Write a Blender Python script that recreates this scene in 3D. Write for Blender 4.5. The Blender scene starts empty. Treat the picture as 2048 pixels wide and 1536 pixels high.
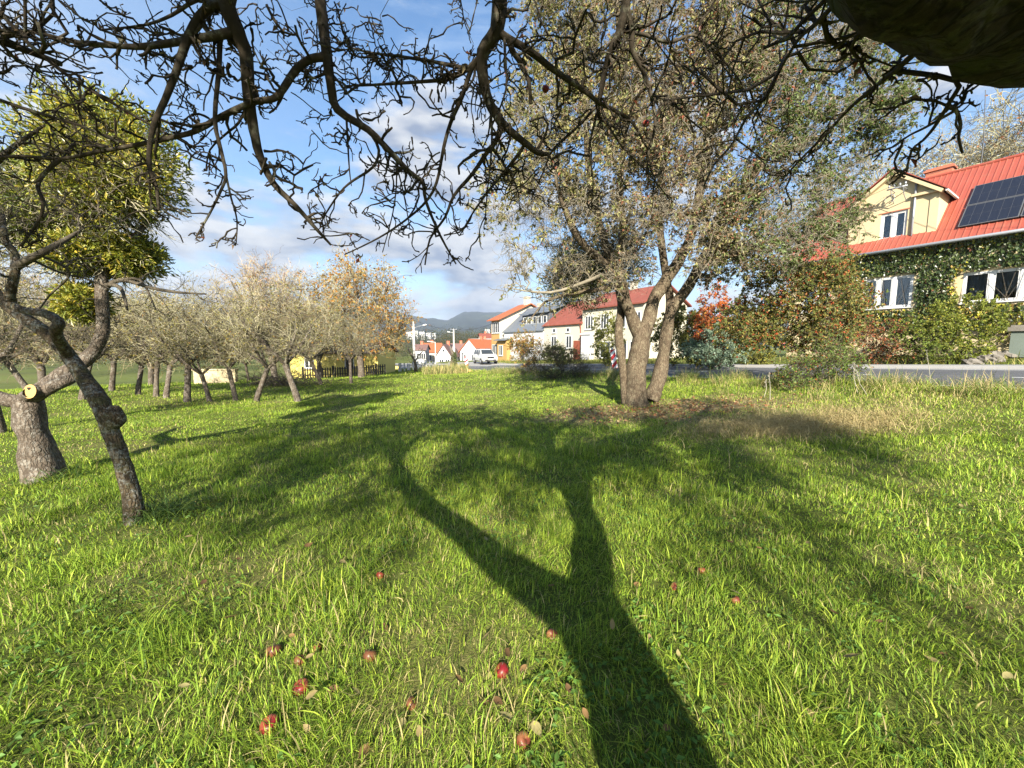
import bpy, math, random
import numpy as np
from math import radians as R, sin, cos, pi, tan

random.seed(7)
rng = np.random.default_rng(7)
scene = bpy.context.scene
COL = scene.collection

# ------------------------------------------------------------------ camera, sky, sun, exposure
F, PITCH, EYE = 769.0, R(5.8), 1.55
cam_d = bpy.data.cameras.new("camera")
cam_d.sensor_width = 36.0
cam_d.lens = F / 2048 * 36.0
cam_d.clip_start, cam_d.clip_end = 0.05, 20000
cam = bpy.data.objects.new("camera", cam_d)
COL.objects.link(cam)
cam.location = (0, 0, EYE)
cam.rotation_euler = (pi / 2 - PITCH, 0, 0)
scene.camera = cam

SUN_EL, SUN_AZ = R(27.0), R(2.5)          # light travels toward +Y, a little toward +X
sun_l = bpy.data.lights.new("sun", 'SUN')
sun_l.energy = 5.0
sun_l.angle = R(0.53)
sun_l.color = (1.0, 0.93, 0.80)
sun_o = bpy.data.objects.new("sun", sun_l)
COL.objects.link(sun_o)
sun_o.rotation_euler = (pi / 2 - SUN_EL, 0, -SUN_AZ)
SUND = np.array([sin(SUN_AZ) * cos(SUN_EL), cos(SUN_AZ) * cos(SUN_EL), -sin(SUN_EL)])

scene.view_settings.view_transform = 'Standard'
scene.view_settings.look = 'None'
scene.view_settings.gamma = 1.0
scene.view_settings.exposure = 1.85
scene.render.engine = 'CYCLES'
scene.cycles.max_bounces = 6
scene.cycles.transparent_max_bounces = 12
scene.cycles.volume_bounces = 0
scene.cycles.use_denoising = True

world = bpy.data.worlds.new("World")
scene.world = world
world.use_nodes = True


class NT:
    """tiny node-tree helper"""
    def __init__(s, nt):
        s.nt = nt
        nt.nodes.clear()

    def n(s, typ, ins=None, **kw):
        nd = s.nt.nodes.new(typ)
        for k, v in kw.items():
            setattr(nd, k, v)
        for k, v in (ins or {}).items():
            sock = nd.inputs[k]
            if isinstance(v, bpy.types.NodeSocket):
                s.nt.links.new(v, sock)
            else:
                sock.default_value = v
        return nd

    def math(s, op, a, b=0.0, clamp=False):
        return s.n('ShaderNodeMath', {0: a, 1: b}, operation=op, use_clamp=clamp).outputs[0]

    def vmath(s, op, a, b=(0, 0, 0)):
        nd = s.n('ShaderNodeVectorMath', {0: a, 1: b}, operation=op)
        return nd.outputs['Value'] if op in ('DOT_PRODUCT', 'LENGTH', 'DISTANCE') else nd.outputs[0]

    def ramp(s, fac, stops, interp='LINEAR'):
        nd = s.n('ShaderNodeValToRGB', {'Fac': fac})
        cr = nd.color_ramp
        cr.interpolation = interp
        while len(cr.elements) < len(stops):
            cr.elements.new(0.5)
        for e, (p, c) in zip(cr.elements, stops):
            e.position = p
            e.color = (c, c, c, 1) if not hasattr(c, '__len__') else (*c, 1)
        return nd.outputs[0]

    def mix(s, fac, a, b):
        nd = s.n('ShaderNodeMix', data_type='RGBA')
        for i, v in ((0, fac), (6, a), (7, b)):
            if isinstance(v, bpy.types.NodeSocket):
                s.nt.links.new(v, nd.inputs[i])
            else:
                nd.inputs[i].default_value = v if i == 0 else (*v, 1) if len(v) == 3 else v
        return nd.outputs[2]

    def smooth(s, x, lo, hi):
        return s.n('ShaderNodeMapRange', {0: x, 1: lo, 2: hi, 3: 0.0, 4: 1.0}, interpolation_type='SMOOTHSTEP').outputs[0]


def build_world():
    t = NT(world.node_tree)
    sky = t.n('ShaderNodeTexSky', sky_type='NISHITA', sun_disc=False)
    sky.sun_elevation = SUN_EL
    sky.sun_rotation = pi + SUN_AZ
    sky.air_density = 1.0
    sky.dust_density = 0.6
    sky.ozone_density = 1.6
    tc = t.n('ShaderNodeTexCoord').outputs['Generated']
    sep = t.n('ShaderNodeSeparateXYZ', {0: tc})
    x, y, z = sep.outputs
    # cumulus: flattened noise on the direction, more of it low in the sky
    az = t.math('ARCTAN2', x, y)
    el = t.math('ARCSINE', z)
    flat = t.n('ShaderNodeCombineXYZ', {0: t.math('MULTIPLY', az, 3.2), 1: t.math('MULTIPLY', el, 8.5), 2: 0.0}).outputs[0]
    def cl(off, sc, det=7.0):
        v = t.vmath('ADD', flat, off)
        return t.n('ShaderNodeTexNoise', {'Vector': v, 'Scale': sc, 'Detail': det, 'Roughness': 0.55, 'Distortion': 0.15}).outputs[0]
    def blob(a0, e0, ra, re, amp):
        da = t.math('DIVIDE', t.math('SUBTRACT', az, a0), ra)
        de = t.math('DIVIDE', t.math('SUBTRACT', el, e0), re)
        q = t.math('ADD', t.math('MULTIPLY', da, da), t.math('MULTIPLY', de, de))
        return t.math('MULTIPLY', t.math('EXPONENT', t.math('MULTIPLY', q, -1.0)), amp)
    cov = t.math('ADD', blob(-0.21, R(25), 0.12, R(7), 0.22), blob(-0.02, R(17), 0.22, R(8), 0.16))
    cov = t.math('ADD', cov, blob(-0.62, R(14), 0.38, R(4.5), 0.20))
    cov = t.math('ADD', cov, blob(-0.95, R(24), 0.22, R(18), 0.10))
    cov = t.math('ADD', cov, blob(0.0, R(7), 1.2, R(5.0), 0.10))
    cov = t.math('ADD', cov, blob(-0.15, R(3), 2.5, R(4.0), 0.13))
    cov = t.math('ADD', cov, blob(0.45, R(28), 0.35, R(10), 0.10))
    cov = t.math('SUBTRACT', cov, t.math('MULTIPLY', t.smooth(el, R(28), R(48)), 0.13))
    n0 = t.math('ADD', cl((3.1, 1.7, 0.0), 1.25), cov)
    n1 = t.math('ADD', cl((3.16, 1.86, 0.0), 1.25, 4.0), cov)
    mask = t.smooth(n0, 0.53, 0.73)
    shade = t.math('ADD', t.math('MULTIPLY', t.math('SUBTRACT', n0, n1), 5.0), 0.58, clamp=True)
    thick = t.smooth(n0, 0.62, 0.84)
    shade = t.math('SUBTRACT', shade, t.math('MULTIPLY', thick, 0.32), clamp=True)
    ccol = t.mix(shade, (1.75, 2.2, 3.1), (5.2, 5.3, 5.4))
    # veil of thin high cloud
    hi = t.n('ShaderNodeCombineXYZ', {0: t.math('MULTIPLY', az, 1.6), 1: t.math('MULTIPLY', el, 7.0), 2: 0.0}).outputs[0]
    w = t.n('ShaderNodeTexNoise', {'Vector': hi, 'Scale': 1.6, 'Detail': 8.0, 'Roughness': 0.62, 'Distortion': 0.9}).outputs[0]
    wisp = t.math('MULTIPLY', t.smooth(w, 0.42, 0.78), 0.55)
    lowveil = t.math('MULTIPLY', t.math('SUBTRACT', 1.0, t.smooth(el, R(2), R(34))), 0.50)
    leftveil = blob(-1.0, R(30), 0.45, R(26), 0.55)
    veil = t.math('MAXIMUM', t.math('MAXIMUM', wisp, lowveil), leftveil)
    blue = t.n('ShaderNodeHueSaturation', {'Saturation': 1.25, 'Value': 1.38, 'Color': sky.outputs[0]}).outputs[0]
    c1 = t.mix(veil, blue, (3.0, 4.1, 5.7))
    c2 = t.mix(mask, c1, ccol)
    bg = t.n('ShaderNodeBackground', {'Color': c2, 'Strength': 0.05})
    out = t.n('ShaderNodeOutputWorld', {'Surface': bg.outputs[0]})


build_world()

# ------------------------------------------------------------------ small maths
U = np.array([-.527, .85, 0.]); U /= np.linalg.norm(U)        # along the street, away from the viewer
N = np.array([U[1], -U[0], 0.])                               # across the street, toward the houses
E0 = np.array([21.2, 16.4, 0.])
CAM = np.array([0, 0, EYE])


def unit(v):
    v = np.asarray(v, float)
    return v / np.maximum(np.linalg.norm(v, axis=-1, keepdims=True), 1e-9)


def sstep(lo, hi, x):
    t = np.clip((np.asarray(x, float) - lo) / (hi - lo), 0, 1)
    return t * t * (3 - 2 * t)


def sd(x, y):
    dx, dy = np.asarray(x, float) - E0[0], np.asarray(y, float) - E0[1]
    return dx * U[0] + dy * U[1], dx * N[0] + dy * N[1]


def W3(s, d, z):
    p = E0 + U * s + N * d
    return np.array([p[0], p[1], z])


def vn(x, y, sc=1.0, seed=0):
    """lattice value noise, 0..1"""
    x = np.asarray(x, float) * sc + 1000.3; y = np.asarray(y, float) * sc + 1000.7
    xi, yi = np.floor(x).astype(np.int64), np.floor(y).astype(np.int64)
    fx, fy = x - xi, y - yi
    fx, fy = fx * fx * (3 - 2 * fx), fy * fy * (3 - 2 * fy)
    def h(a, b):
        n = (a * 374761393 + b * 668265263 + seed * 1442695041) & 0x7fffffff
        n = ((n ^ (n >> 13)) * 1274126177) & 0x7fffffff
        return ((n ^ (n >> 16)) & 0xffff) / 65535.0
    return (h(xi, yi) * (1 - fx) + h(xi + 1, yi) * fx) * (1 - fy) + (h(xi, yi + 1) * (1 - fx) + h(xi + 1, yi + 1) * fx) * fy


ROAD_FAR, ROAD_NEAR = -5.4, -12.4


def road_z(s, d):
    return .70 - .04 * np.clip(s, -40, 115) - .03 * np.clip(ROAD_FAR - np.asarray(d, float), 0, 7.4)


def hgt(x, y):
    s, d = sd(x, y)
    hr = road_z(s, d) + .45 * sstep(-3.6, .5, d)
    sc = np.clip(s, -40, 115)
    hf = -.02 * (sc + 2.77) - .045 * np.maximum(0, sc - 22)
    w = sstep(-22, -12.8, d)
    verge = .10 * np.exp(-((d + 14.0) / 1.1) ** 2) * (s < 40)
    bump = .05 * (vn(x, y, .35, 3) - .5) + .03 * (vn(x, y, 1.1, 4) - .5)
    return hf * (1 - w) + hr * w + verge + bump * (d < -12.6)


def ray(px, py):
    a, b = (px - 1024) / F, (768 - py) / F
    return np.array([a, cos(PITCH) + b * sin(PITCH), b * cos(PITCH) - sin(PITCH)])


def at(px, py, Y):
    r = ray(px, py)
    return CAM + r * (Y / r[1])


def gpx(px, py):
    """where the sight line through a photo pixel meets the ground"""
    r = ray(px, py)
    t = np.linspace(.8, 120, 6000)
    P = CAM[None] + r[None] * t[:, None]
    k = np.argmax(P[:, 2] < hgt(P[:, 0], P[:, 1]))
    p = P[k]
    return np.array([p[0], p[1], float(hgt(p[0], p[1]))])


# ------------------------------------------------------------------ object helpers
def tag(o, label=None, cat=None, group=None, kind=None):
    if label: o['label'] = label
    if cat: o['category'] = cat
    if group: o['group'] = group
    if kind: o['kind'] = kind
    return o


def empty(name, loc, label, cat, group=None, rz=0):
    o = bpy.data.objects.new(name, None)
    COL.objects.link(o)
    o.empty_display_size = .2
    o.location = [float(v) for v in loc]
    o.rotation_euler = (0, 0, rz)
    return tag(o, label, cat, group)


def copy_tree(o, parent=None):
    c = o.copy()
    COL.objects.link(c)
    c.parent = parent
    for ch in list(o.children):
        copy_tree(ch, c)
    return c


class Mesh:
    """collects vertices and faces (numpy) and links them as one object"""
    def __init__(s):
        s.V, s.Q, s.T, s.C, s.n = [], [], [], [], 0
        s.L = []          # n-gons

    def add(s, v, quads=None, tris=None, col=None):
        v = np.asarray(v, float).reshape(-1, 3)
        if quads is not None and len(quads): s.Q.append(np.asarray(quads, np.int64).reshape(-1, 4) + s.n)
        if tris is not None and len(tris): s.T.append(np.asarray(tris, np.int64).reshape(-1, 3) + s.n)
        s.V.append(v)
        if col is None: col = np.ones((len(v), 3))
        col = np.asarray(col, float)
        if col.ndim == 1: col = np.tile(col, (len(v), 1))
        s.C.append(col)
        s.n += len(v)

    def ngon(s, pts):
        s.L.append(np.arange(len(pts)) + s.n)
        s.add(pts)

    def box(s, c, sx, sy, sz, ax=None):
        """box centred at c with full sizes along the axes ax (rows)"""
        ax = np.eye(3) if ax is None else np.asarray(ax, float)
        c = np.asarray(c, float)
        v = [c + ax[0] * sx / 2 * i + ax[1] * sy / 2 * j + ax[2] * sz / 2 * k for i in (-1, 1) for j in (-1, 1) for k in (-1, 1)]
        s.add(v, [[0, 1, 3, 2], [4, 6, 7, 5], [0, 4, 5, 1], [2, 3, 7, 6], [0, 2, 6, 4], [1, 5, 7, 3]])

    def prism(s, prof, a, b):
        """closed outline swept: prof list of points, shifted by vectors a and b"""
        p = np.asarray(prof, float); n = len(p)
        v = np.concatenate([p + a, p + b])
        base = s.n
        s.add(v, [[i, (i + 1) % n, n + (i + 1) % n, n + i] for i in range(n)])
        s.L.append(np.arange(n)[::-1] + base); s.L.append(np.arange(n) + n + base)

    def tube(s, P, r, sides=8, caps=False, lump=0.0, seed=0):
        """tube along one polyline with parallel transport"""
        P = np.asarray(P, float); n = len(P)
        r = np.broadcast_to(np.asarray(r, float), (n,))
        T = unit(np.gradient(P, axis=0))
        ref = np.array([0, 0, 1.]) if abs(T[0][2]) < .9 else np.array([1., 0, 0])
        u = unit(np.cross(T[0], ref))
        a = np.arange(sides) * 2 * pi / sides
        rows = []
        g = np.random.default_rng(seed)
        nz = g.random((n, sides)) - .5
        if lump > .1:                      # broad swellings rather than facets
            for _ in range(2):
                nz = (nz * 2 + np.roll(nz, 1, 1) + np.roll(nz, -1, 1) + np.vstack([nz[:1], nz[:-1]]) + np.vstack([nz[1:], nz[-1:]])) / 3.3
        lum = 1 + lump * nz * 2
        for i in range(n):
            u = unit(u - T[i] * (u @ T[i]))
            w = np.cross(T[i], u)
            rows.append(P[i] + (np.cos(a)[:, None] * u + np.sin(a)[:, None] * w) * (r[i] * lum[i])[:, None])
        v = np.concatenate(rows)
        i, j = np.meshgrid(np.arange(n - 1), np.arange(sides), indexing='ij')
        k = (j + 1) % sides
        q = np.stack([i * sides + j, i * sides + k, (i + 1) * sides + k, (i + 1) * sides + j], -1).reshape(-1, 4)
        base = s.n
        s.add(v, q)
        if caps:
            s.L.append(np.arange(sides)[::-1] + base); s.L.append(np.arange(sides) + (n - 1) * sides + base)

    def tubes(s, P, r, sides=3, col=None):
        """many tubes at once: P (M,N,3), r (M,N)"""
        M, n, _ = P.shape
        if M == 0: return
        T = unit(np.gradient(P, axis=1))
        av = unit(P[:, -1] - P[:, 0])
        ref = np.where(np.abs(av[:, 2:3]) < .8, np.array([[0, 0, 1.]]), np.array([[1., 0, 0]]))[:, None, :]
        u = unit(np.cross(T, ref)); w = np.cross(T, u)
        a = np.arange(sides) * 2 * pi / sides
        v = P[:, :, None, :] + (np.cos(a)[:, None] * u[:, :, None, :] + np.sin(a)[:, None] * w[:, :, None, :]) * r[:, :, None, None]
        i, j = np.meshgrid(np.arange(n - 1), np.arange(sides), indexing='ij')
        k = (j + 1) % sides
        q = np.stack([i * sides + j, i * sides + k, (i + 1) * sides + k, (i + 1) * sides + j], -1).reshape(-1, 4)
        q = q[None] + (np.arange(M) * n * sides)[:, None, None]
        c = None if col is None else np.repeat(col, n * sides, axis=0)
        s.add(v.reshape(-1, 3), q.reshape(-1, 4), col=c)

    def leaves(s, p, nrm, tdir, ln, wd, col, fold=.25):
        """diamond leaves: base at p, growing along tdir, bent along the midrib"""
        M = len(p)
        if M == 0: return
        t = unit(tdir - 0); sidev = unit(np.cross(nrm, t)); nn = np.cross(t, sidev)
        ln = np.broadcast_to(ln, (M,))[:, None]; wd = np.broadcast_to(wd, (M,))[:, None]
        a = p; b = p + t * ln * .45 + sidev * wd * .5 + nn * wd * fold
        c = p + t * ln - nn * ln * .12; d = p + t * ln * .45 - sidev * wd * .5 + nn * wd * fold
        v = np.stack([a, b, c, d], 1).reshape(-1, 3)
        k = np.arange(M)[:, None] * 4
        tr = np.concatenate([k + np.array([[0, 1, 2]]), k + np.array([[0, 2, 3]])])
        s.add(v, tris=tr, col=np.repeat(col, 4, axis=0))

    def build(s, name, mat, parent=None, smooth=False, cols=False, loc=None):
        me = bpy.data.meshes.new(name)
        V = np.concatenate(s.V) if s.V else np.zeros((0, 3))
        if loc is not None: V = V - np.asarray(loc, float)
        Q = np.concatenate(s.Q) if s.Q else np.zeros((0, 4), np.int64)
        T = np.concatenate(s.T) if s.T else np.zeros((0, 3), np.int64)
        nl = sum(len(x) for x in s.L)
        loops = np.concatenate([Q.ravel(), T.ravel()] + s.L) if (len(Q) + len(T) + len(s.L)) else np.zeros(0, np.int64)
        tot = np.concatenate([np.full(len(Q), 4), np.full(len(T), 3), np.array([len(x) for x in s.L], np.int64)]).astype(np.int32)
        start = np.concatenate([[0], np.cumsum(tot)[:-1]]).astype(np.int32) if len(tot) else tot
        me.vertices.add(len(V)); me.vertices.foreach_set('co', V.astype(np.float32).ravel())
        me.loops.add(len(loops)); me.loops.foreach_set('vertex_index', loops.astype(np.int32))
        me.polygons.add(len(tot)); me.polygons.foreach_set('loop_start', start); me.polygons.foreach_set('loop_total', tot)
        me.polygons.foreach_set('use_smooth', np.full(len(tot), bool(smooth)))
        if cols:
            at_ = me.color_attributes.new('Col', 'FLOAT_COLOR', 'POINT')
            c = np.concatenate(s.C); c = np.concatenate([c, np.ones((len(c), 1))], 1)
            at_.data.foreach_set('color', c.astype(np.float32).ravel())
        me.update(calc_edges=True)
        if mat is not None: me.materials.append(mat)
        o = bpy.data.objects.new(name, me)
        COL.objects.link(o)
        if parent is not None: o.parent = parent
        elif loc is not None: o.location = [float(x) for x in loc]
        return o


# ------------------------------------------------------------------ materials
def new_mat(name):
    m = bpy.data.materials.new(name)
    m.use_nodes = True
    return m, NT(m.node_tree)


def finish(t, bsdf):
    t.n('ShaderNodeOutputMaterial', {'Surface': bsdf})


def plain(name, col, rough=.7, var=.15, scale=6.0, bump=.0, bscale=40.0, metal=0.0, spec=.4, dirt=None):
    m, t = new_mat(name)
    co = t.n('ShaderNodeTexCoord').outputs['Object']
    nz = t.n('ShaderNodeTexNoise', {'Vector': co, 'Scale': scale, 'Detail': 6.0, 'Roughness': .65}).outputs[0]
    f = t.math('ADD', t.math('MULTIPLY', t.math('SUBTRACT', nz, .5), var * 2.6), 1.0)
    c = t.vmath('SCALE', (0, 0, 0)); nd = c.node; nd.inputs[0].default_value = col; t.nt.links.new(f, nd.inputs['Scale'])
    if dirt:
        n2 = t.n('ShaderNodeTexNoise', {'Vector': co, 'Scale': dirt[1], 'Detail': 8.0, 'Roughness': .7}).outputs[0]
        c = t.mix(t.math('MULTIPLY', t.smooth(n2, .52, .72), dirt[2]), c, dirt[0])
    ins = {'Base Color': c, 'Roughness': rough, 'Metallic': metal, 'Specular IOR Level': spec}
    if bump:
        n3 = t.n('ShaderNodeTexNoise', {'Vector': co, 'Scale': bscale, 'Detail': 5.0}).outputs[0]
        ins['Normal'] = t.n('ShaderNodeBump', {'Height': n3, 'Strength': bump, 'Distance': .02}).outputs[0]
    finish(t, t.n('ShaderNodeBsdfPrincipled', ins).outputs[0])
    return m


def bark(name, dark, light, lichen, lamount=.5, scale=1.0, moss=None):
    m, t = new_mat(name)
    co = t.n('ShaderNodeTexCoord').outputs['Object']
    st = t.n('ShaderNodeMapping', {'Vector': co, 'Scale': (14 * scale, 14 * scale, 3.2 * scale)}).outputs[0]
    wob = t.n('ShaderNodeTexNoise', {'Vector': co, 'Scale': 6.0 * scale, 'Detail': 3.0}).outputs['Color']
    st2 = t.vmath('ADD', st, t.vmath('MULTIPLY', wob, (2.2, 2.2, 2.2)))
    vo = t.n('ShaderNodeTexVoronoi', {'Vector': st2, 'Scale': 1.0}, feature='DISTANCE_TO_EDGE').outputs[0]
    crack = t.smooth(vo, .0, .22)
    fine = t.n('ShaderNodeTexNoise', {'Vector': co, 'Scale': 55 * scale, 'Detail': 6.0, 'Roughness': .7}).outputs[0]
    big = t.n('ShaderNodeTexNoise', {'Vector': co, 'Scale': 4.0 * scale, 'Detail': 6.0, 'Roughness': .65}).outputs[0]
    tone = t.math('ADD', t.math('MULTIPLY', fine, .6), t.math('MULTIPLY', big, .55))
    tone = t.math('MULTIPLY', t.math('SUBTRACT', tone, .22), t.math('ADD', t.math('MULTIPLY', crack, .75), .25), clamp=True)
    c = t.mix(tone, dark, light)
    lz = t.n('ShaderNodeTexNoise', {'Vector': co, 'Scale': 17 * scale, 'Detail': 9.0, 'Roughness': .75}).outputs[0]
    lz = t.math('ADD', lz, t.math('MULTIPLY', t.math('SUBTRACT', big, .5), .6))
    c = t.mix(t.math('MULTIPLY', t.smooth(lz, .5, .64), lamount), c, lichen)
    if moss:
        mz = t.n('ShaderNodeTexNoise', {'Vector': co, 'Scale': 3.0 * scale, 'Detail': 7.0, 'Roughness': .7}).outputs[0]
        c = t.mix(t.math('MULTIPLY', t.smooth(mz, .48, .66), moss[1]), c, moss[0])
    hgt_ = t.math('ADD', t.math('MULTIPLY', crack, .8), t.math('MULTIPLY', fine, .5))
    bp = t.n('ShaderNodeBump', {'Height': hgt_, 'Strength': .9, 'Distance': .018 / scale}).outputs[0]
    finish(t, t.n('ShaderNodeBsdfPrincipled', {'Base Color': c, 'Roughness': .9, 'Specular IOR Level': .15, 'Normal': bp}).outputs[0])
    return m


def leafy(name, trans=.35, rough=.5, spec=.3, gain=1.0):
    """albedo from the per-leaf colour, part of the light passing through"""
    m, t = new_mat(name)
    c = t.n('ShaderNodeAttribute', attribute_name='Col').outputs['Color']
    if gain != 1.0:
        c = t.vmath('MULTIPLY', c, (gain, gain, gain))
    b = t.n('ShaderNodeBsdfPrincipled', {'Base Color': c, 'Roughness': rough, 'Specular IOR Level': spec}).outputs[0]
    tr = t.n('ShaderNodeBsdfTranslucent', {'Color': t.vmath('MULTIPLY', c, (1.15, 1.15, .7))}).outputs[0]
    finish(t, t.n('ShaderNodeMixShader', {0: trans, 1: b, 2: tr}).outputs[0])
    return m


M = {}
M['bark_dark'] = bark('bark_dark', (.018, .014, .010), (.15, .12, .085), (.26, .27, .19), .55, 1.6)
M['bark_limb'] = bark('bark_limb', (.010, .008, .006), (.075, .058, .038), (.12, .12, .06), .35, 1.2, moss=((.05, .06, .012), .6))
M['bark_grey'] = bark('bark_grey', (.05, .038, .028), (.27, .22, .165), (.33, .32, .28), .40, 2.0)
M['bark_lichen'] = bark('bark_lichen', (.03, .022, .014), (.20, .15, .09), (.27, .28, .25), .6, 2.2, moss=((.10, .10, .03), .4))
M['bark_pear'] = bark('bark_pear', (.045, .032, .02), (.28, .215, .145), (.27, .25, .16), .35, 2.2)
M['twig'] = plain('twig_wood', (.33, .30, .20), .85, .35, 3.0, spec=.15)
M['twig_dark'] = plain('twig_wood_dark', (.085, .07, .05), .85, .45, 14.0, spec=.15, dirt=((.20, .20, .15), 22.0, .6))
M['twig_black'] = plain('twig_wood_blackish', (.050, .040, .028), .9, .5, 14.0, spec=.1, dirt=((.22, .22, .155), 14.0, .75))
M['twig_pale'] = plain('twig_wood_pale', (.30, .28, .22), .85, .35, 4.0, spec=.15)
M['leaf'] = leafy('leaf', .35)
M['twig_tone'] = leafy('twig_tone', 0.0, .9, .1)
M['leaf_waxy'] = leafy('leaf_waxy', .25, .35, .5)
M['grass'] = leafy('grass_blade', .35, .55, .2)
M['straw'] = leafy('dry_straw', .2, .7, .15)
M['cut_wood'] = plain('cut_wood', (.40, .25, .09), .8, .2, 20, .3)
M['hollow'] = plain('rotten_wood', (.012, .009, .006), .95, .1, 20)
M['white'] = plain('white_paint', (.52, .52, .51), .5, .06, 5.0, dirt=((.45, .42, .36), 3.0, .3))
M['twig_pear'] = plain('pear_twig', (.19, .165, .12), .85, .5, 2.2, spec=.1, dirt=((.34, .33, .27), 1.6, .8))
M['glass'] = None
M['metal_grey'] = plain('grey_metal', (.30, .31, .33), .45, .1, 4.0, metal=.4)
M['metal_dark'] = plain('dark_metal', (.06, .062, .068), .5, .15, 6.0)
M['roof_red'] = plain('red_roof_paint', (.26, .062, .040), .45, .12, 1.3, dirt=((.24, .095, .06), 1.6, .6), spec=.35)
M['tile_red'] = plain('red_tile', (.19, .052, .034), .8, .25, 2.0, .5, 12.0, dirt=((.20, .10, .07), 1.2, .5))
M['tile_orange'] = plain('orange_tile', (.31, .09, .035), .8, .2, 2.0, .5, 12.0)
M['tile_brown'] = plain('brown_tile', (.16, .09, .075), .8, .2, 2.0)
M['brick'] = plain('chimney_brick', (.36, .12, .07), .9, .3, 9.0, .4)
M['wall_cream'] = plain('cream_render', (.46, .375, .225), .9, .09, 2.0, .25, 60, dirt=((.34, .28, .18), 1.1, .45))
M['wall_pale'] = plain('pale_render', (.44, .405, .32), .9, .06, 1.5, .2, 50, dirt=((.42, .37, .30), .9, .4))
M['wall_white'] = plain('white_render', (.45, .45, .45), .9, .05, 1.0, .2, 50)
M['wall_ochre'] = plain('ochre_render', (.35, .215, .075), .9, .08, 1.5, .2, 50)
M['wall_yellow'] = plain('yellow_render', (.70, .58, .16), .9, .08, 1.0)
M['slate'] = plain('grey_roof_sheet', (.115, .13, .15), .5, .1, 1.0, spec=.4)
M['clad'] = plain('dark_cladding', (.06, .07, .085), .6, .15, 3.0)
M['curtain'] = plain('net_curtain', (.24, .24, .25), .9, .1, 20)
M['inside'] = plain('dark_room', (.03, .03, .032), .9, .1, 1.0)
M['door_red'] = plain('brown_red_door', (.20, .055, .03), .6, .15, 3.0)
M['concrete'] = plain('pole_concrete', (.50, .48, .44), .9, .12, 3.0, .2)
M['stone'] = plain('garden_stone', (.15, .135, .115), .9, .25, 5.0, .6, 12)
M['post_green'] = plain('grey_green_render', (.12, .145, .125), .9, .15, 3.0)
M['black'] = plain('black_rubber', (.018, .018, .02), .8, .1, 6.0)
M['red_sign'] = plain('red_sheeting', (.55, .03, .04), .45, .05, 6.0)
M['white_sign'] = plain('white_sheeting', (.80, .80, .80), .45, .05, 6.0)
M['panel_frame'] = plain('panel_frame', (.085, .087, .09), .5, .05, 4.0)
M['car_paint'] = plain('silver_car_paint', (.62, .62, .58), .3, .04, 3.0, metal=.25, spec=.6)
M['fence_dark'] = plain('dark_fence_wood', (.05, .045, .04), .9, .25, 8.0)


def glass_mat():
    m, t = new_mat('window_glass')
    g = t.n('ShaderNodeBsdfGlossy', {'Color': (.9, .95, 1, 1), 'Roughness': .03}).outputs[0]
    tr = t.n('ShaderNodeBsdfTransparent', {'Color': (.75, .8, .82, 1)}).outputs[0]
    fr = t.n('ShaderNodeFresnel', {'IOR': 1.7}).outputs[0]
    finish(t, t.n('ShaderNodeMixShader', {0: fr, 1: tr, 2: g}).outputs[0])
    return m


def darkglass_mat():
    m, t = new_mat('dark_window_glass')
    finish(t, t.n('ShaderNodeBsdfPrincipled', {'Base Color': (.03, .035, .04, 1), 'Roughness': .06, 'Specular IOR Level': .7}).outputs[0])
    return m


M['glass'] = glass_mat()
M['darkglass'] = darkglass_mat()


def ground_mat():
    m, t = new_mat('meadow_ground')
    co = t.n('ShaderNodeTexCoord').outputs['Object']
    at_ = t.n('ShaderNodeAttribute', attribute_name='Col').outputs['Color']
    n1 = t.n('ShaderNodeTexNoise', {'Vector': co, 'Scale': 9.0, 'Detail': 8.0, 'Roughness': .75}).outputs[0]
    n2 = t.n('ShaderNodeTexNoise', {'Vector': co, 'Scale': 60.0, 'Detail': 4.0, 'Roughness': .7}).outputs[0]
    f = t.math('ADD', t.math('MULTIPLY', n1, .9), t.math('MULTIPLY', n2, .9))
    c = t.n('ShaderNodeVectorMath', {0: at_}, operation='SCALE'); t.nt.links.new(f, c.inputs['Scale'])
    bp = t.n('ShaderNodeBump', {'Height': n2, 'Strength': .7, 'Distance': .03}).outputs[0]
    finish(t, t.n('ShaderNodeBsdfPrincipled', {'Base Color': c.outputs[0], 'Roughness': .95, 'Specular IOR Level': .1, 'Normal': bp}).outputs[0])
    return m


def asphalt_mat():
    m, t = new_mat('asphalt')
    co = t.n('ShaderNodeTexCoord').outputs['Object']
    n1 = t.n('ShaderNodeTexNoise', {'Vector': co, 'Scale': .9, 'Detail': 6.0, 'Roughness': .6}).outputs[0]
    n2 = t.n('ShaderNodeTexNoise', {'Vector': co, 'Scale': 120.0, 'Detail': 3.0}).outputs[0]
    c = t.ramp(t.math('ADD', t.math('MULTIPLY', n1, .6), t.math('MULTIPLY', n2, .4)), [(.3, (.065, .067, .072)), (.7, (.115, .115, .12))])
    finish(t, t.n('ShaderNodeBsdfPrincipled', {'Base Color': c, 'Roughness': .8, 'Specular IOR Level': .3}).outputs[0])
    return m


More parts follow.
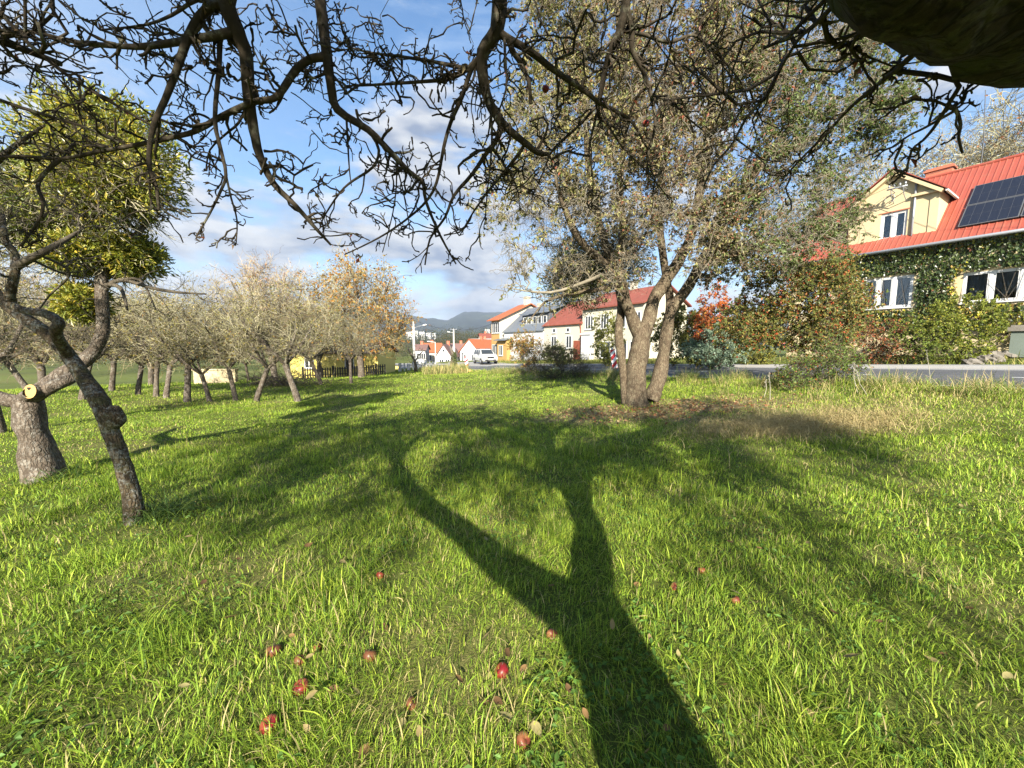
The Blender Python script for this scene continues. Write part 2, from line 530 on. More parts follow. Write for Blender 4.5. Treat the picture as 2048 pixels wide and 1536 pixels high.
def hill_mat():
    m, t = new_mat('wooded_hills')
    co = t.n('ShaderNodeTexCoord').outputs['Object']
    n1 = t.n('ShaderNodeTexNoise', {'Vector': co, 'Scale': .004, 'Detail': 8.0, 'Roughness': .6}).outputs[0]
    n2 = t.n('ShaderNodeTexNoise', {'Vector': co, 'Scale': .03, 'Detail': 6.0, 'Roughness': .7}).outputs[0]
    f = t.math('ADD', t.math('MULTIPLY', n1, .6), t.math('MULTIPLY', n2, .4))
    c = t.ramp(f, [(.38, (.010, .016, .016)), (.52, (.018, .026, .020)), (.64, (.06, .072, .035))])
    finish(t, t.n('ShaderNodeBsdfPrincipled', {'Base Color': c, 'Roughness': .95, 'Specular IOR Level': .05}).outputs[0])
    return m


M['ground'] = ground_mat()
M['asphalt'] = asphalt_mat()
M['paving'] = plain('pale_paving', (.25, .245, .235), .9, .1, 2.0, .2, 30)
M['kerb'] = plain('kerb_stone', (.28, .275, .265), .9, .1, 3.0)
M['line'] = plain('road_paint', (.6, .6, .58), .7, .1, 4.0)
M['hills'] = hill_mat()

# ------------------------------------------------------------------ the ground
PEAR = gpx(1272, 812)


def litter(x, y):
    """bare / dry-leaf patches under the pear and the mown straw to its right: 0..1"""
    x = np.asarray(x, float); y = np.asarray(y, float)
    def g(cx, cy, rx, ry):
        return np.exp(-(((x - cx) / rx) ** 2 + ((y - cy) / ry) ** 2))
    a = g(PEAR[0] - .3, PEAR[1] - 1.2, 1.9, 1.1) + g(PEAR[0] + 1.8, PEAR[1] - .6, 1.8, 1.2) + .8 * g(PEAR[0] - 1.6, PEAR[1] - .5, 1.1, .8)
    n = .55 * vn(x, y, 1.7, 11) + .45 * vn(x, y, 4.5, 12)
    return np.clip(a * 1.05 * (.1 + 1.25 * n) - .16, 0, .85)


STRAW = gpx(1590, 855)


def strawy(x, y):
    x = np.asarray(x, float); y = np.asarray(y, float)
    a = np.exp(-(((x - STRAW[0]) / 1.9) ** 2 + ((y - STRAW[1]) / .75) ** 2)) + .55 * np.exp(-(((x - STRAW[0] - 2.4) / 2.4) ** 2 + ((y - STRAW[1] - 1.3) / 1.0) ** 2))
    n = .5 * vn(x, y, 1.5, 21) + .5 * vn(x, y, 4.2, 22)
    return np.clip(a * 1.5 * (.05 + 1.4 * n) - .22, 0, 1)


def build_ground():
    def axis(lo, hi, step, far, growth=1.22):
        a = list(np.arange(lo, hi + 1e-6, step))
        st = step
        while a[-1] < far: st *= growth; a.append(a[-1] + st)
        st = step
        while a[0] > -far: st *= growth; a.insert(0, a[0] - st)
        return np.array(a)
    xs, ys = axis(-24, 26, .25, 2600), axis(-6, 36, .25, 2600)
    X, Y = np.meshgrid(xs, ys, indexing='ij')
    Z = hgt(X, Y)
    s, d = sd(X, Y)
    Z = np.where((d > ROAD_NEAR - .05) & (d < -3.8), Z - .16, Z)      # sunk below the road and pavement slabs
    m = Mesh()
    nx, ny = X.shape
    i, j = np.meshgrid(np.arange(nx - 1), np.arange(ny - 1), indexing='ij')
    q = np.stack([i * ny + j, (i + 1) * ny + j, (i + 1) * ny + j + 1, i * ny + j + 1], -1).reshape(-1, 4)
    green = np.array([.105, .125, .028]); dry = np.array([.25, .19, .115]); str_ = np.array([.30, .24, .11])
    k = litter(X, Y)[..., None]; k2 = strawy(X, Y)[..., None]
    n = vn(X, Y, .8, 5)[..., None]
    c = green * (.75 + .5 * n) * (1 - k) + dry * k
    th = .35 * sstep(.56, .78, vn(X, Y, 1.3, 61) * .7 + vn(X, Y, 4.2, 62) * .3)[..., None]
    c = c * (1 - th) + np.array([.20, .17, .07]) * th
    c = c * (1 - k2) + str_ * k2
    m.add(np.stack([X, Y, Z], -1).reshape(-1, 3), q, col=c.reshape(-1, 3))
    tag(m.build('ground', M['ground'], smooth=True, cols=True), kind='structure')


build_ground()


def strip(m, d0, d1, s0, s1, dz, n=60, thick=0.0):
    """a sheet (or slab) that follows the road between two offsets"""
    ss = np.linspace(s0, s1, n)
    rows = []
    for d in (d0, d1):
        rows.append(np.stack([E0[0] + U[0] * ss + N[0] * d, E0[1] + U[1] * ss + N[1] * d, road_z(ss, d) + dz], -1))
    a, b = rows
    v = [a, b]
    idx = np.arange(n - 1)
    q = [np.stack([idx, idx + 1, n + idx + 1, n + idx], -1)]
    if thick:
        v += [a - [0, 0, thick], b - [0, 0, thick]]
        q.append(np.stack([idx, 2 * n + idx, 2 * n + idx + 1, idx + 1], -1))
        q.append(np.stack([n + idx, n + idx + 1, 3 * n + idx + 1, 3 * n + idx], -1))
        q.append(np.array([[0, n, 3 * n, 2 * n], [n - 1, 3 * n - 1, 4 * n - 1, 2 * n - 1]]))
    m.add(np.concatenate(v), np.concatenate(q))


m = Mesh(); strip(m, ROAD_NEAR, ROAD_FAR, -30, 130, 0.0, thick=.1)
road = tag(m.build('road', M['asphalt'], smooth=False), kind='structure')
m = Mesh(); strip(m, ROAD_NEAR + .25, ROAD_NEAR + .40, -30, 130, .004); m.build('edge_line', M['line'], road)
m = Mesh(); strip(m, ROAD_FAR - .42, ROAD_FAR - .28, -30, 130, .004); m.build('edge_line', M['line'], road)
m = Mesh()
for k in range(26):
    strip(m, -8.97, -8.83, -28 + k * 6, -25 + k * 6, .004, 4)
m.build('centre_line', M['line'], road)
m = Mesh(); strip(m, ROAD_FAR + .14, -3.85, -30, 130, .12, thick=.2)
tag(m.build('pavement', M['paving']), kind='structure')
m = Mesh(); strip(m, ROAD_FAR, ROAD_FAR + .14, -30, 130, .125, thick=.2)
tag(m.build('kerb', M['kerb']), kind='structure')


# ------------------------------------------------------------------ hills, far town, woodland
def build_hills():
    m = Mesh()
    def crest(az):
        """height of the skyline, as slope above the horizon, over azimuth (radians)"""
        pts = [(-1.6, .062), (-1.05, .064), (-.8, .066), (-.68, .062), (-.5, .068), (-.35, .072), (-.27, .071), (-.20, .060), (-.165, .054), (-.12, .075), (-.06, .077), (0, .083), (.08, .078), (.3, .07), (.7, .05), (1.6, .04)]
        return np.interp(az, [p[0] for p in pts], [p[1] for p in pts])
    az = np.linspace(-1.6, 1.6, 420)
    rs = np.concatenate([np.linspace(700, 2400, 26), np.linspace(2450, 3600, 30), np.linspace(3700, 5200, 10)])
    A, Rr = np.meshgrid(az, rs, indexing='ij')
    near = (-.27 > A) | (A > -.205)
    c = crest(A)
    peak = 3300.
    prof = np.where(Rr < 1500, .16 * sstep(700, 1500, Rr), .16 + .84 * sstep(1400, peak, Rr)) * np.where(Rr > peak, 1 - .35 * sstep(peak, 5200, Rr), 1)
    ridge = vn(A * 9, Rr / 700, 1.0, 31) * .5 + vn(A * 26, Rr / 300, 1.0, 32) * .28 + vn(A * 80, Rr / 120, 1.0, 33) * .12
    Z = -5 + (c * peak + 5) * prof * (1 + (ridge - .45) * .55 * sstep(900, 2000, Rr) * (1 - .75 * sstep(2700, 3250, Rr)))
    Z += np.where(np.abs(Rr - peak) < 700, (vn(A * 700, Rr / 12, 1, 34)) * 7, 0)
    X, Y = np.sin(A) * Rr, np.cos(A) * Rr
    nx, ny = X.shape
    i, j = np.meshgrid(np.arange(nx - 1), np.arange(ny - 1), indexing='ij')
    q = np.stack([i * ny + j, (i + 1) * ny + j, (i + 1) * ny + j + 1, i * ny + j + 1], -1).reshape(-1, 4)
    m.add(np.stack([X, Y, Z], -1).reshape(-1, 3), q)
    tag(m.build('hills', M['hills'], smooth=True), kind='structure')


build_hills()


def leafcloud(m, cs, rad, n, pal, size, squash=1.0, g=rng, shell=.5, up=.3):
    """n leaves through a lumpy ellipsoid; pal = list of (weight, rgb)"""
    cs = np.asarray(cs, float); rad = np.asarray(rad, float)
    u = unit(g.normal(size=(n, 3)))
    lum = .72 + .55 * vn(u[:, 0] * 3 + cs[0], u[:, 1] * 3 + u[:, 2] * 4.1, 1.0, int(abs(cs[0] * 7 + cs[1])) % 97)
    rr = (shell + (1 - shell) * g.random(n)) ** .6 * lum
    p = cs + u * rad * rr[:, None]
    nrm = unit(u * .6 + g.normal(size=(n, 3)) * .7 + [0, 0, up])
    td = unit(np.cross(nrm, g.normal(size=(n, 3))) + u * .3)
    wts = np.array([w for w, _ in pal]); wts = wts / wts.sum()
    c = np.array([c for _, c in pal])[g.choice(len(pal), n, p=wts)]
    c = c * (.7 + .6 * g.random((n, 1)))
    sz = size * (.7 + .6 * g.random(n))
    m.leaves(p, nrm, td, sz, sz * .6, c)


WOODPAL = [(3, (.055, .065, .025)), (2, (.10, .085, .045)), (1.2, (.13, .10, .05)), (2, (.035, .05, .022))]


def woodland():
    m = Mesh()
    g = np.random.default_rng(51)
    for k in range(260):
        a = g.uniform(-.95, .55)
        r = g.uniform(135, 330)
        x, y = math.sin(a) * r, math.cos(a) * r
        top = (g.uniform(.012, .050) if a > -.3 else g.uniform(.01, .035)) * r + EYE
        base = -5.0
        h = max(top - base, 5)
        leafcloud(m, (x, y, base + h * .55), (h * .42, h * .42, h * .48), 800, WOODPAL, .034 * h, g=g)
    tag(m.build('far_woodland', M['leaf'], cols=True), label='distant belt of dark green and brown woodland across the valley', cat='woodland', kind='stuff')


woodland()


# ------------------------------------------------------------------ tree growing
class Skel:
    """branch skeleton: nodes with parents; grows toward target points, thickness from what each node carries"""
    def __init__(s):
        s.P, s.par, s.fix, s.br = [], [], [], []

    def line(s, pts, parent=-1, rad=None, sub=4):
        pts = [np.asarray(p, float) for p in pts]
        # smooth resampling (Catmull-Rom)
        P = np.array([pts[0]] + pts + [pts[-1]])
        out, rr = [], []
        rad = np.broadcast_to(np.asarray(0 if rad is None else rad, float), (len(pts),)) if np.ndim(rad) < 1 else np.asarray(rad, float)
        for i in range(len(pts) - 1):
            p0, p1, p2, p3 = P[i], P[i + 1], P[i + 2], P[i + 3]
            for k in range(sub):
                t = k / sub
                out.append(.5 * (2 * p1 + (p2 - p0) * t + (2 * p0 - 5 * p1 + 4 * p2 - p3) * t * t + (3 * p1 - p0 - 3 * p2 + p3) * t ** 3))
                rr.append(rad[i] * (1 - t) + rad[i + 1] * t)
        out.append(pts[-1]); rr.append(rad[-1])
        ids = []
        pr = parent
        for p, r in zip(out, rr):
            s.P.append(p); s.par.append(pr); s.fix.append(r)
            pr = len(s.P) - 1
            ids.append(pr)
        s.br.append(ids)
        return ids

    def near(s, p):
        return int(np.argmin(np.linalg.norm(np.array(s.P) - p, axis=1)))

    def fill(s, targets, n=4, wob=.12, g=rng, lift=.15, start=0, droop=0.0):
        P = np.array(s.P)
        root = P[0]
        targets = targets[np.argsort(np.linalg.norm(targets - P[start:].mean(0), axis=1))]
        for t in targets:
            P = np.array(s.P)
            dv = t - P[start:]
            dist = np.linalg.norm(dv, axis=1)
            cost = dist + .35 * np.maximum(0, P[start:, 2] - t[2])
            k = start + int(np.argmin(cost))
            a = P[k]
            L = np.linalg.norm(t - a)
            if L < .02: continue
            pts = []
            for i in range(1, n + 1):
                f = i / n
                p = a + (t - a) * f + np.array([0, 0, lift * L * math.sin(pi * f)]) - np.array([0, 0, droop * L * f * f])
                if i < n + 1: p = p + g.normal(size=3) * wob * L / n * 1.2
                pts.append(p)
            pr = k; ids = [k]
            for p in pts:
                s.P.append(p); s.par.append(pr); s.fix.append(0); pr = len(s.P) - 1; ids.append(pr)
            s.br.append(ids)

    def radii(s, tip=.006, ex=.42, cap=None):
        n = len(s.P)
        cnt = np.zeros(n)
        kids = np.zeros(n, int)
        for i in range(n):
            if s.par[i] >= 0: kids[s.par[i]] += 1
        cnt[kids == 0] = 1
        order = range(n - 1, -1, -1)
        for i in order:
            if s.par[i] >= 0: cnt[s.par[i]] += cnt[i]
        r = tip * np.maximum(cnt, 1) ** ex
        fx = np.array(s.fix)
        r = np.where(fx > 0, fx, r)
        if cap is not None: r = np.where(fx > 0, r, np.minimum(r, cap))
        for i in range(n):                       # a branch is never thicker than what carries it
            if s.par[i] >= 0 and fx[i] <= 0: r[i] = min(r[i], r[s.par[i]] * .92)
        return r

    def mesh(s, m, r, big=.02, seed=3, sides=10, sel=None):
        P = np.array(s.P)
        groups = {}
        for b in s.br:
            b = list(b)
            rr = r[b].copy()
            if len(b) > 1 and s.par[b[1]] == b[0]: rr[0] = min(rr[0], rr[1] * 1.25)
            if sel is not None and not sel(rr[min(1, len(rr) - 1)]): continue
            if rr.max() > big:
                m.tube(P[b], rr, sides, lump=.055 if rr.max() < .12 else .13, seed=seed + b[-1], caps=False)
            else:
                groups.setdefault(len(b), []).append((b, rr))
        for k, l in groups.items():
            m.tubes(P[np.array([x[0] for x in l])], np.array([x[1] for x in l]), 5 if big > .01 else 4)


def spawn(P, r, k, tr, ang, lf, rf, g, up=0.0):
    """k children on each of the polylines P (M,N,3)"""
    Mn, n, _ = P.shape
    t = g.uniform(tr[0], tr[1], (Mn, k)) * (n - 1)
    i = np.minimum(t.astype(int), n - 2); f = (t - i)[..., None]
    idx = np.arange(Mn)[:, None]
    p = P[idx, i] * (1 - f) + P[idx, i + 1] * f
    tan_ = unit(P[idx, i + 1] - P[idx, i])
    rad = r[idx, i] * (1 - f[..., 0]) + r[idx, i + 1] * f[..., 0]
    side = unit(np.cross(tan_, g.normal(size=tan_.shape)))
    a = g.uniform(ang[0], ang[1], (Mn, k, 1))
    d = unit(tan_ * np.cos(a) + side * np.sin(a) + [0, 0, up])
    L = np.linalg.norm(np.diff(P, axis=1), axis=2).sum(1)[:, None] * g.uniform(lf[0], lf[1], (Mn, k))
    return p.reshape(-1, 3), d.reshape(-1, 3), L.ravel(), np.minimum(rad * rf, rad * .9).ravel()


def twigs(p, d, L, r, n, wob, g, up=0.0, taper=.35, kink=None):
    Mn = len(p)
    out = np.zeros((Mn, n, 3)); out[:, 0] = p
    cur = d.copy()
    for i in range(1, n):
        cur = unit(cur + g.normal(size=(Mn, 3)) * wob + [0, 0, up])
        out[:, i] = out[:, i - 1] + cur * (L / (n - 1))[:, None]
    rr = r[:, None] * np.linspace(1, taper, n)[None]
    return out, rr


def branch_arrays(sk, r, maxr):
    """resample the thin branches of a skeleton to 5 points each, for spawning"""
    P = np.array(sk.P)
    out, rr = [], []
    for b in sk.br:
        b = np.array(b)
        b = b[r[b] < maxr]
        if len(b) < 2: continue
        t = np.linspace(0, len(b) - 1, 5)
        q = np.stack([np.interp(t, np.arange(len(b)), P[b][:, c]) for c in range(3)], -1)
        out.append(q); rr.append(np.interp(t, np.arange(len(b)), r[b]))
    return np.array(out), np.array(rr)


def leaf_on(P, n, g, pal, size, m, hang=.4, colfn=None, wr=.6, fold=.3):
    """n leaves along random twigs"""
    Mn, k, _ = P.shape
    i = g.integers(0, Mn, n); t = g.uniform(.2, 1, n) * (k - 1)
    a = np.minimum(t.astype(int), k - 2); f = (t - a)[:, None]
    p = P[i, a] * (1 - f) + P[i, a + 1] * f
    td = unit(unit(P[i, a + 1] - P[i, a]) * .5 + g.normal(size=(n, 3)) * .8 - [0, 0, hang])
    nrm = unit(g.normal(size=(n, 3)) + [0, -.2, .5])
    if colfn is None:
        w = np.array([x for x, _ in pal]); w = w / w.sum()
        c = np.array([x for _, x in pal])[g.choice(len(pal), n, p=w)]
    else:
        c = colfn(p, g)
    c = c * (.7 + .6 * g.random((n, 1)))
    sz = size * (.6 + .8 * g.random(n))
    m.leaves(p, nrm, td, sz, sz * wr, c, fold)


def poly_sample(poly, n, g):
    poly = np.asarray(poly, float)
    lo, hi = poly.min(0), poly.max(0)
    out = []
    while len(out) < n:
        p = lo + g.random(2) * (hi - lo)
        c = False
        j = len(poly) - 1
        for i in range(len(poly)):
            if ((poly[i, 1] > p[1]) != (poly[j, 1] > p[1])) and (p[0] < (poly[j, 0] - poly[i, 0]) * (p[1] - poly[i, 1]) / (poly[j, 1] - poly[i, 1]) + poly[i, 0]): c = not c
            j = i
        if c: out.append(p)
    return np.array(out)


# ------------------------------------------------------------------ the old apple tree over the camera
def overhead_tree():
    g = np.random.default_rng(101)
    base = np.array([.50, -1.0, 0.0])
    root = empty('apple_tree', base, 'old bare apple tree overhead, thick mossy dark limb and crooked hanging branches', 'tree')
    sk = Skel()
    tr = sk.line([(.50, -1.02, -.1), (.50, -1.0, .3), (.47, -1.0, 1.0), (.42, -.98, 1.30), (.31, -.95, 1.55)], rad=[.34, .27, .235, .21, .185])
    fork = tr[-1]
    left = sk.line([sk.P[fork], (-.14, -.72, 1.64), (-.62, -.46, 1.84), (-1.22, -.16, 2.06), (-1.75, .25, 2.36), (-1.95, .9, 2.85), (-1.6, 1.55, 3.25), (-1.02, 2.0, 3.35)], fork, [.125, .105, .095, .085, .075, .062, .05, .042])
    left2 = sk.line([sk.P[left[12]], (-1.9, -.1, 2.7), (-2.7, .4, 3.1), (-3.3, 1.1, 3.4)], left[12], [.06, .05, .04, .025])
    left3 = sk.line([sk.P[left[16]], (-2.3, 1.0, 2.9), (-2.6, 1.7, 3.0), (-2.5, 2.3, 3.1)], left[16], [.04, .032, .025, .014])
    right = sk.line([sk.P[fork], (.50, -.72, 1.95), (.44, -.5, 2.25), (.33, -.40, 2.45), (.30, -.15, 2.85), (.36, .25, 3.2), (.25, .9, 3.5), (.05, 1.6, 3.5), (-.06, 2.0, 3.3)], fork, [.155, .125, .11, .105, .09, .075, .065, .055, .048])
    big = sk.line([sk.P[right[11]], (.42, .0, 2.50), (.68, .75, 2.46), (1.0, .95, 2.44), (1.36, 1.10, 2.48), (1.9, 1.35, 2.58), (2.7, 1.75, 2.8), (3.6, 2.2, 2.9), (4.4, 2.6, 3.4)], right[11], [.15, .16, .165, .165, .175, .165, .13, .09, .04], 8)
    up = sk.line([sk.P[right[6]], (.55, -.85, 2.6), (.9, -.95, 3.2), (1.5, -.95, 3.6), (2.2, -.8, 3.8), (3.0, -.5, 4.1)], right[6], [.11, .12, .12, .11, .09, .05])  # unseen limb added behind the camera to throw shade on the big limb
    up2 = sk.line([sk.P[up[4]], (.3, -1.3, 3.3), (-.4, -1.2, 3.9), (-1.2, -.7, 4.3), (-2.0, -.2, 4.7)], up[4], [.12, .10, .09, .07, .04])
    up3 = sk.line([sk.P[right[16]], (.1, -.1, 3.3), (-.5, .3, 3.8), (-1.0, .9, 4.2)], right[16], [.075, .07, .055, .03])
    up4 = sk.line([sk.P[right[20]], (.8, .4, 3.7), (1.4, .8, 4.2), (2.0, 1.3, 4.6)], right[20], [.075, .06, .05, .03])

    hang = []      # hand-placed hanging branches: start node, list of (photo x, photo y, distance), start/end radius
    def H(start, pts, r0, r1, Y):
        Ys = np.linspace(Y[0], Y[1], len(pts))
        P = [at(px, py, yy) for (px, py), yy in zip(pts, Ys)]
        pts3 = [sk.P[start]] + P if start is not None else P
        ids = sk.line(pts3, start if start is not None else -1, list(np.linspace(r0 * .84, r1 * .9, len(pts3))), sub=3)
        hang.append(ids)
        return ids
    def nr(px, py, Y): return sk.near(at(px, py, Y))
    L, Rt = left[-1], right[-1]
    b1 = H(L, [(458, -20), (475, 62), (492, 110), (498, 200), (508, 260), (520, 312), (548, 368), (592, 412), (630, 455), (662, 490)], .050, .007, (2.0, 2.3))
    H(nr(475, 62, 2.0), [(430, 72), (380, 80), (300, 92), (250, 93), (150, 84), (60, 62), (-30, 60)], .026, .006, (2.0, 2.2))
    H(nr(458, 10, 2.0), [(412, 20), (378, 70), (352, 145), (330, 200), (305, 260), (298, 330), (312, 370), (318, 420)], .026, .006, (2.0, 1.9))
    H(nr(440, 20, 2.0), [(395, 0), (345, 30), (290, 50), (200, 60)], .014, .005, (2.1, 2.4))
    H(nr(492, 110, 2.0), [(445, 70), (438, 140), (430, 240), (442, 300), (452, 350), (440, 385), (418, 430), (392, 474)], .016, .004, (2.05, 1.95))
    H(nr(452, 350, 2.0), [(462, 395), (474, 440), (472, 488)], .007, .003, (2.0, 2.0))
    b5 = H(None, [(632, -120), (638, -20), (651, 85), (661, 164), (675, 219), (737, 260), (778, 301), (820, 345), (846, 365), (852, 403), (880, 470), (912, 528)], .036, .005, (2.1, 2.3))
    sk.par[b5[0]] = sk.near(np.array(sk.P[b5[0]])) if False else left[-4]
    H(nr(655, 105, 2.15), [(622, 118), (592, 140), (565, 180), (545, 198), (505, 205), (445, 232), (392, 262), (340, 276), (262, 292), (190, 305), (120, 318), (40, 312), (-20, 318)], .024, .006, (2.12, 2.0))
    H(nr(120, 318, 2.0), [(90, 345), (75, 372), (86, 405), (78, 440), (50, 480), (40, 492)], .013, .005, (2.0, 2.0))
    H(nr(500, 205, 2.1), [(478, 245), (452, 268), (420, 300), (412, 340)], .009, .004, (2.1, 2.2))
    H(nr(737, 260, 2.2), [(758, 300), (745, 335), (705, 362), (680, 385), (650, 430), (640, 455)], .011, .004, (2.2, 2.3))
    H(nr(695, 235, 2.2), [(696, 290), (699, 340), (703, 372)], .008, .003, (2.2, 2.3))
    H(nr(795, 320, 2.2), [(793, 370), (785, 430), (765, 505)], .006, .003, (2.2, 2.25))
    H(nr(795, 322, 2.2), [(808, 390), (820, 460)], .006, .003, (2.2, 2.25))
    b6 = H(Rt, [(1000, -10), (993, 62), (966, 105), (966, 154), (979, 205), (1007, 249), (1048, 284), (1075, 305), (1095, 308)], .050, .012, (2.0, 2.3))
    H(nr(970, 100, 2.05), [(935, 138), (895, 158), (820, 165), (742, 170), (690, 172)], .016, .005, (2.1, 2.3))
    H(nr(940, 136, 2.1), [(900, 130), (860, 122), (795, 112), (740, 105), (690, 92)], .014, .005, (2.1, 2.4))
    H(nr(960, 112, 2.08), [(942, 140), (925, 191), (901, 246), (887, 297), (873, 366), (846, 410), (791, 455), (742, 484), (689, 509)], .016, .004, (2.1, 2.4))
    b6c = H(nr(1007, 249, 2.2), [(990, 285), (972, 308), (945, 348), (908, 391), (890, 435), (860, 478), (850, 530)], .018, .005, (2.2, 2.4))
    H(nr(1048, 284, 2.25), [(1043, 300), (1010, 342), (976, 383), (945, 427), (920, 470)], .014, .004, (2.25, 2.4))
    H(nr(968, 160, 2.1), [(982, 230), (983, 300), (975, 380), (970, 440)], .010, .003, (2.1, 2.2))
    b7 = H(nr(1000, 55, 2.0), [(1020, 80), (1061, 103), (1113, 144), (1164, 178), (1198, 205), (1232, 222), (1266, 246), (1290, 290)], .024, .007, (2.05, 2.5))
    H(nr(1018, 75, 2.05), [(1024, 100), (1041, 126), (1058, 164), (1061, 208)], .019, .008, (2.05, 2.1))
    H(nr(1010, 60, 2.0), [(1010, 110), (1012, 180), (985, 250)], .010, .004, (2.0, 2.0))
    b8 = H(None, [(1262, -130), (1255, -20), (1240, 60), (1220, 105), (1210, 140), (1198, 205)], .032, .016, (2.2, 2.45))
    sk.par[b8[0]] = right[-6]
    H(nr(1250, 10, 2.3), [(1264, 60), (1264, 100), (1285, 140), (1302, 190), (1310, 250), (1298, 300), (1292, 350)], .022, .005, (2.3, 2.5))
    H(nr(1198, 205, 2.45), [(1168, 240), (1140, 268), (1105, 300), (1086, 345), (1062, 400)], .012, .004, (2.45, 2.6))
    H(nr(1198, 205, 2.45), [(1188, 250), (1178, 300), (1186, 360), (1182, 420)], .011, .004, (2.45, 2.6))
    H(nr(1205, 208, 2.45), [(1222, 260), (1255, 305), (1300, 350), (1340, 400)], .010, .004, (2.45, 2.7))
    H(nr(1215, 130, 2.45), [(1180, 120), (1150, 95), (1105, 108)], .010, .005, (2.45, 2.6))
    H(nr(1240, 75, 2.4), [(1290, 70), (1340, 85), (1385, 70), (1420, 95), (1455, 130), (1490, 180), (1500, 240)], .014, .004, (2.4, 2.6))
    H(nr(1300, 185, 2.45), [(1345, 205), (1380, 240), (1420, 275), (1445, 330)], .009, .003, (2.45, 2.6))
    b9 = H(nr(1830, 80, 1.2), [(1817, 118), (1780, 149), (1730, 190), (1697, 219), (1655, 265), (1597, 323), (1573, 352)], .012, .004, (1.25, 1.9))
    H(nr(1745, 40, 1.1), [(1712, 75), (1720, 120), (1740, 160)], .008, .003, (1.15, 1.3))
    H(nr(1700, 10, 1.0), [(1650, 30), (1600, 75), (1560, 140), (1530, 200)], .010, .003, (1.1, 1.6))
    b10 = H(nr(1915, 120, 1.25), [(1912, 161), (1900, 203), (1883, 232), (1866, 258), (1846, 281), (1824, 300), (1813, 340)], .009, .0035, (1.25, 1.4))
    H(nr(1899, 207, 1.3), [(1912, 220), (1921, 250), (1917, 275), (1925, 306)], .007, .004, (1.3, 1.35))
    H(nr(1883, 232, 1.33), [(1850, 255), (1820, 270), (1784, 294)], .006, .003, (1.33, 1.42))
    H(nr(1900, 203, 1.3), [(1930, 195), (1925, 185)], .005, .003, (1.3, 1.32))
    H(nr(1890, 222, 1.3), [(1865, 200), (1835, 200)], .005, .0025, (1.3, 1.35))
    # left side: long shoots crossing toward the mistletoe trees
    H(nr(-20, 318, 2.0), [(-60, 250), (-20, 30), (60, 90), (120, 140), (180, 180), (240, 215), (310, 255), (350, 275)], .014, .006, (1.9, 2.2))
    H(nr(-60, 250, 1.9), [(-20, 200), (40, 215), (105, 235), (170, 255), (240, 285)], .012, .007, (1.9, 2.1))
    H(nr(312, 370, 2.0), [(300, 395), (315, 420)], .006, .003, (2.0, 2.0))
    # smaller branches filling the band between the hand-placed ones
    st0 = left[18]
    S = poly_sample([(-80, -60), (1480, -60), (1420, 190), (1300, 300), (1180, 380), (1000, 430), (860, 470), (700, 440), (600, 330), (420, 360), (250, 330), (60, 360), (-80, 420)], 120, g)
    S = S[g.random(len(S)) < 1.15 - S[:, 1] / 620]
    T = np.array([at(px, py, g.uniform(1.9, 2.75)) for px, py in S])
    sk.fill(T, n=5, wob=.30, g=g, lift=-.04, start=b1[0])

    # crown above and behind the frame: it casts the dappled shade on the lawn
    n = 620
    T = np.stack([g.uniform(-5.6, 5.0, n), g.uniform(-2.6, 2.4, n), g.uniform(3.0, 5.2, n)], -1)
    T = np.concatenate([T, np.stack([g.uniform(-5.5, 5.5, 300), g.uniform(-4.6, -1.4, 300), g.uniform(2.3, 4.4, 300)], -1)])
    T = T[(T[:, 0] < .2) | (T[:, 1] < .5)]
    T = T[((T[:, 0] / 5.8) ** 2 + (np.maximum(T[:, 1], T[:, 1] / -1.9) / 2.6) ** 2 < 1) & (T[:, 2] > 3.25 + .62 * np.maximum(0, T[:, 1]))]
    nb = len(sk.br)
    keepP = list(sk.P)
    sk.fill(T, n=4, wob=.35, g=g, lift=.1)
    r = sk.radii(tip=.008, ex=.42, cap=.05)
    mt = Mesh(); sk.mesh(mt, r, big=.045, sides=26, sel=lambda q: q > .055)
    trunk = mt.build('trunk', M['bark_limb'], root, smooth=True, loc=base)
    mb = Mesh(); sk.mesh(mb, r, big=.012, sides=9, sel=lambda q: q <= .055)
    # spurs and twigs, all crooked
    P, rr = branch_arrays(sk, r, .052)
    tot = np.linalg.norm(np.diff(P, axis=1), axis=2).sum(1)
    vis = np.array([(p[0][1] > .9) for p in P])
    # visible hanging branches carry many spurs
    A, B = P[vis], rr[vis]
    lenA = tot[vis]
    def level(A, B, k, L, rad, n, wob, up=0.0, tr=(.05, 1.0), ang=(.5, 1.35)):
        p, d, _, rd = spawn(A, B, k, tr, ang, (1, 1), .6, g, up)
        Lr = g.uniform(L[0], L[1], len(p)) * np.clip(np.where(p[:, 1] > .3, p[:, 1] / 2.1, 1), .35, 1.1)
        rq = np.minimum(np.clip(rd, rad[0], rad[1]), rad[1]) * g.uniform(.8, 1.1, len(p))
        return twigs(p, d, Lr, rq, n, wob, g, up * .3, .6)
    # more spurs on longer branches
    reps = np.clip((lenA / .062).astype(int), 3, 40)
    idx = np.repeat(np.arange(len(A)), reps)
    s1P, s1r = level(A[idx], B[idx], 1, (.03, .24), (.0042, .0076), 7, .34, up=.0)
    s2P, s2r = level(s1P, s1r, 3, (.02, .10), (.0036, .0058), 6, .38)
    sel = g.random(len(s2P)) < .66
    s2P, s2r = s2P[sel], s2r[sel]
    s3P, s3r = level(s2P[::2], s2r[::2], 2, (.015, .05), (.0034, .0054), 4, .5, tr=(.5, 1.0))
    # knobbly buds: thicken at random points
    for q in (s1r, s2r, s3r):
        q *= g.uniform(.75, 1.4, q.shape)
        q[:, -1] *= 1.15
    for PP, qq, sd_ in ((s1P, s1r, 5), (s2P, s2r, 4), (s3P, s3r, 4)):
        mb.tubes(PP, qq, sd_)
    # crown beyond the frame
    A2, B2 = P[~vis], rr[~vis]
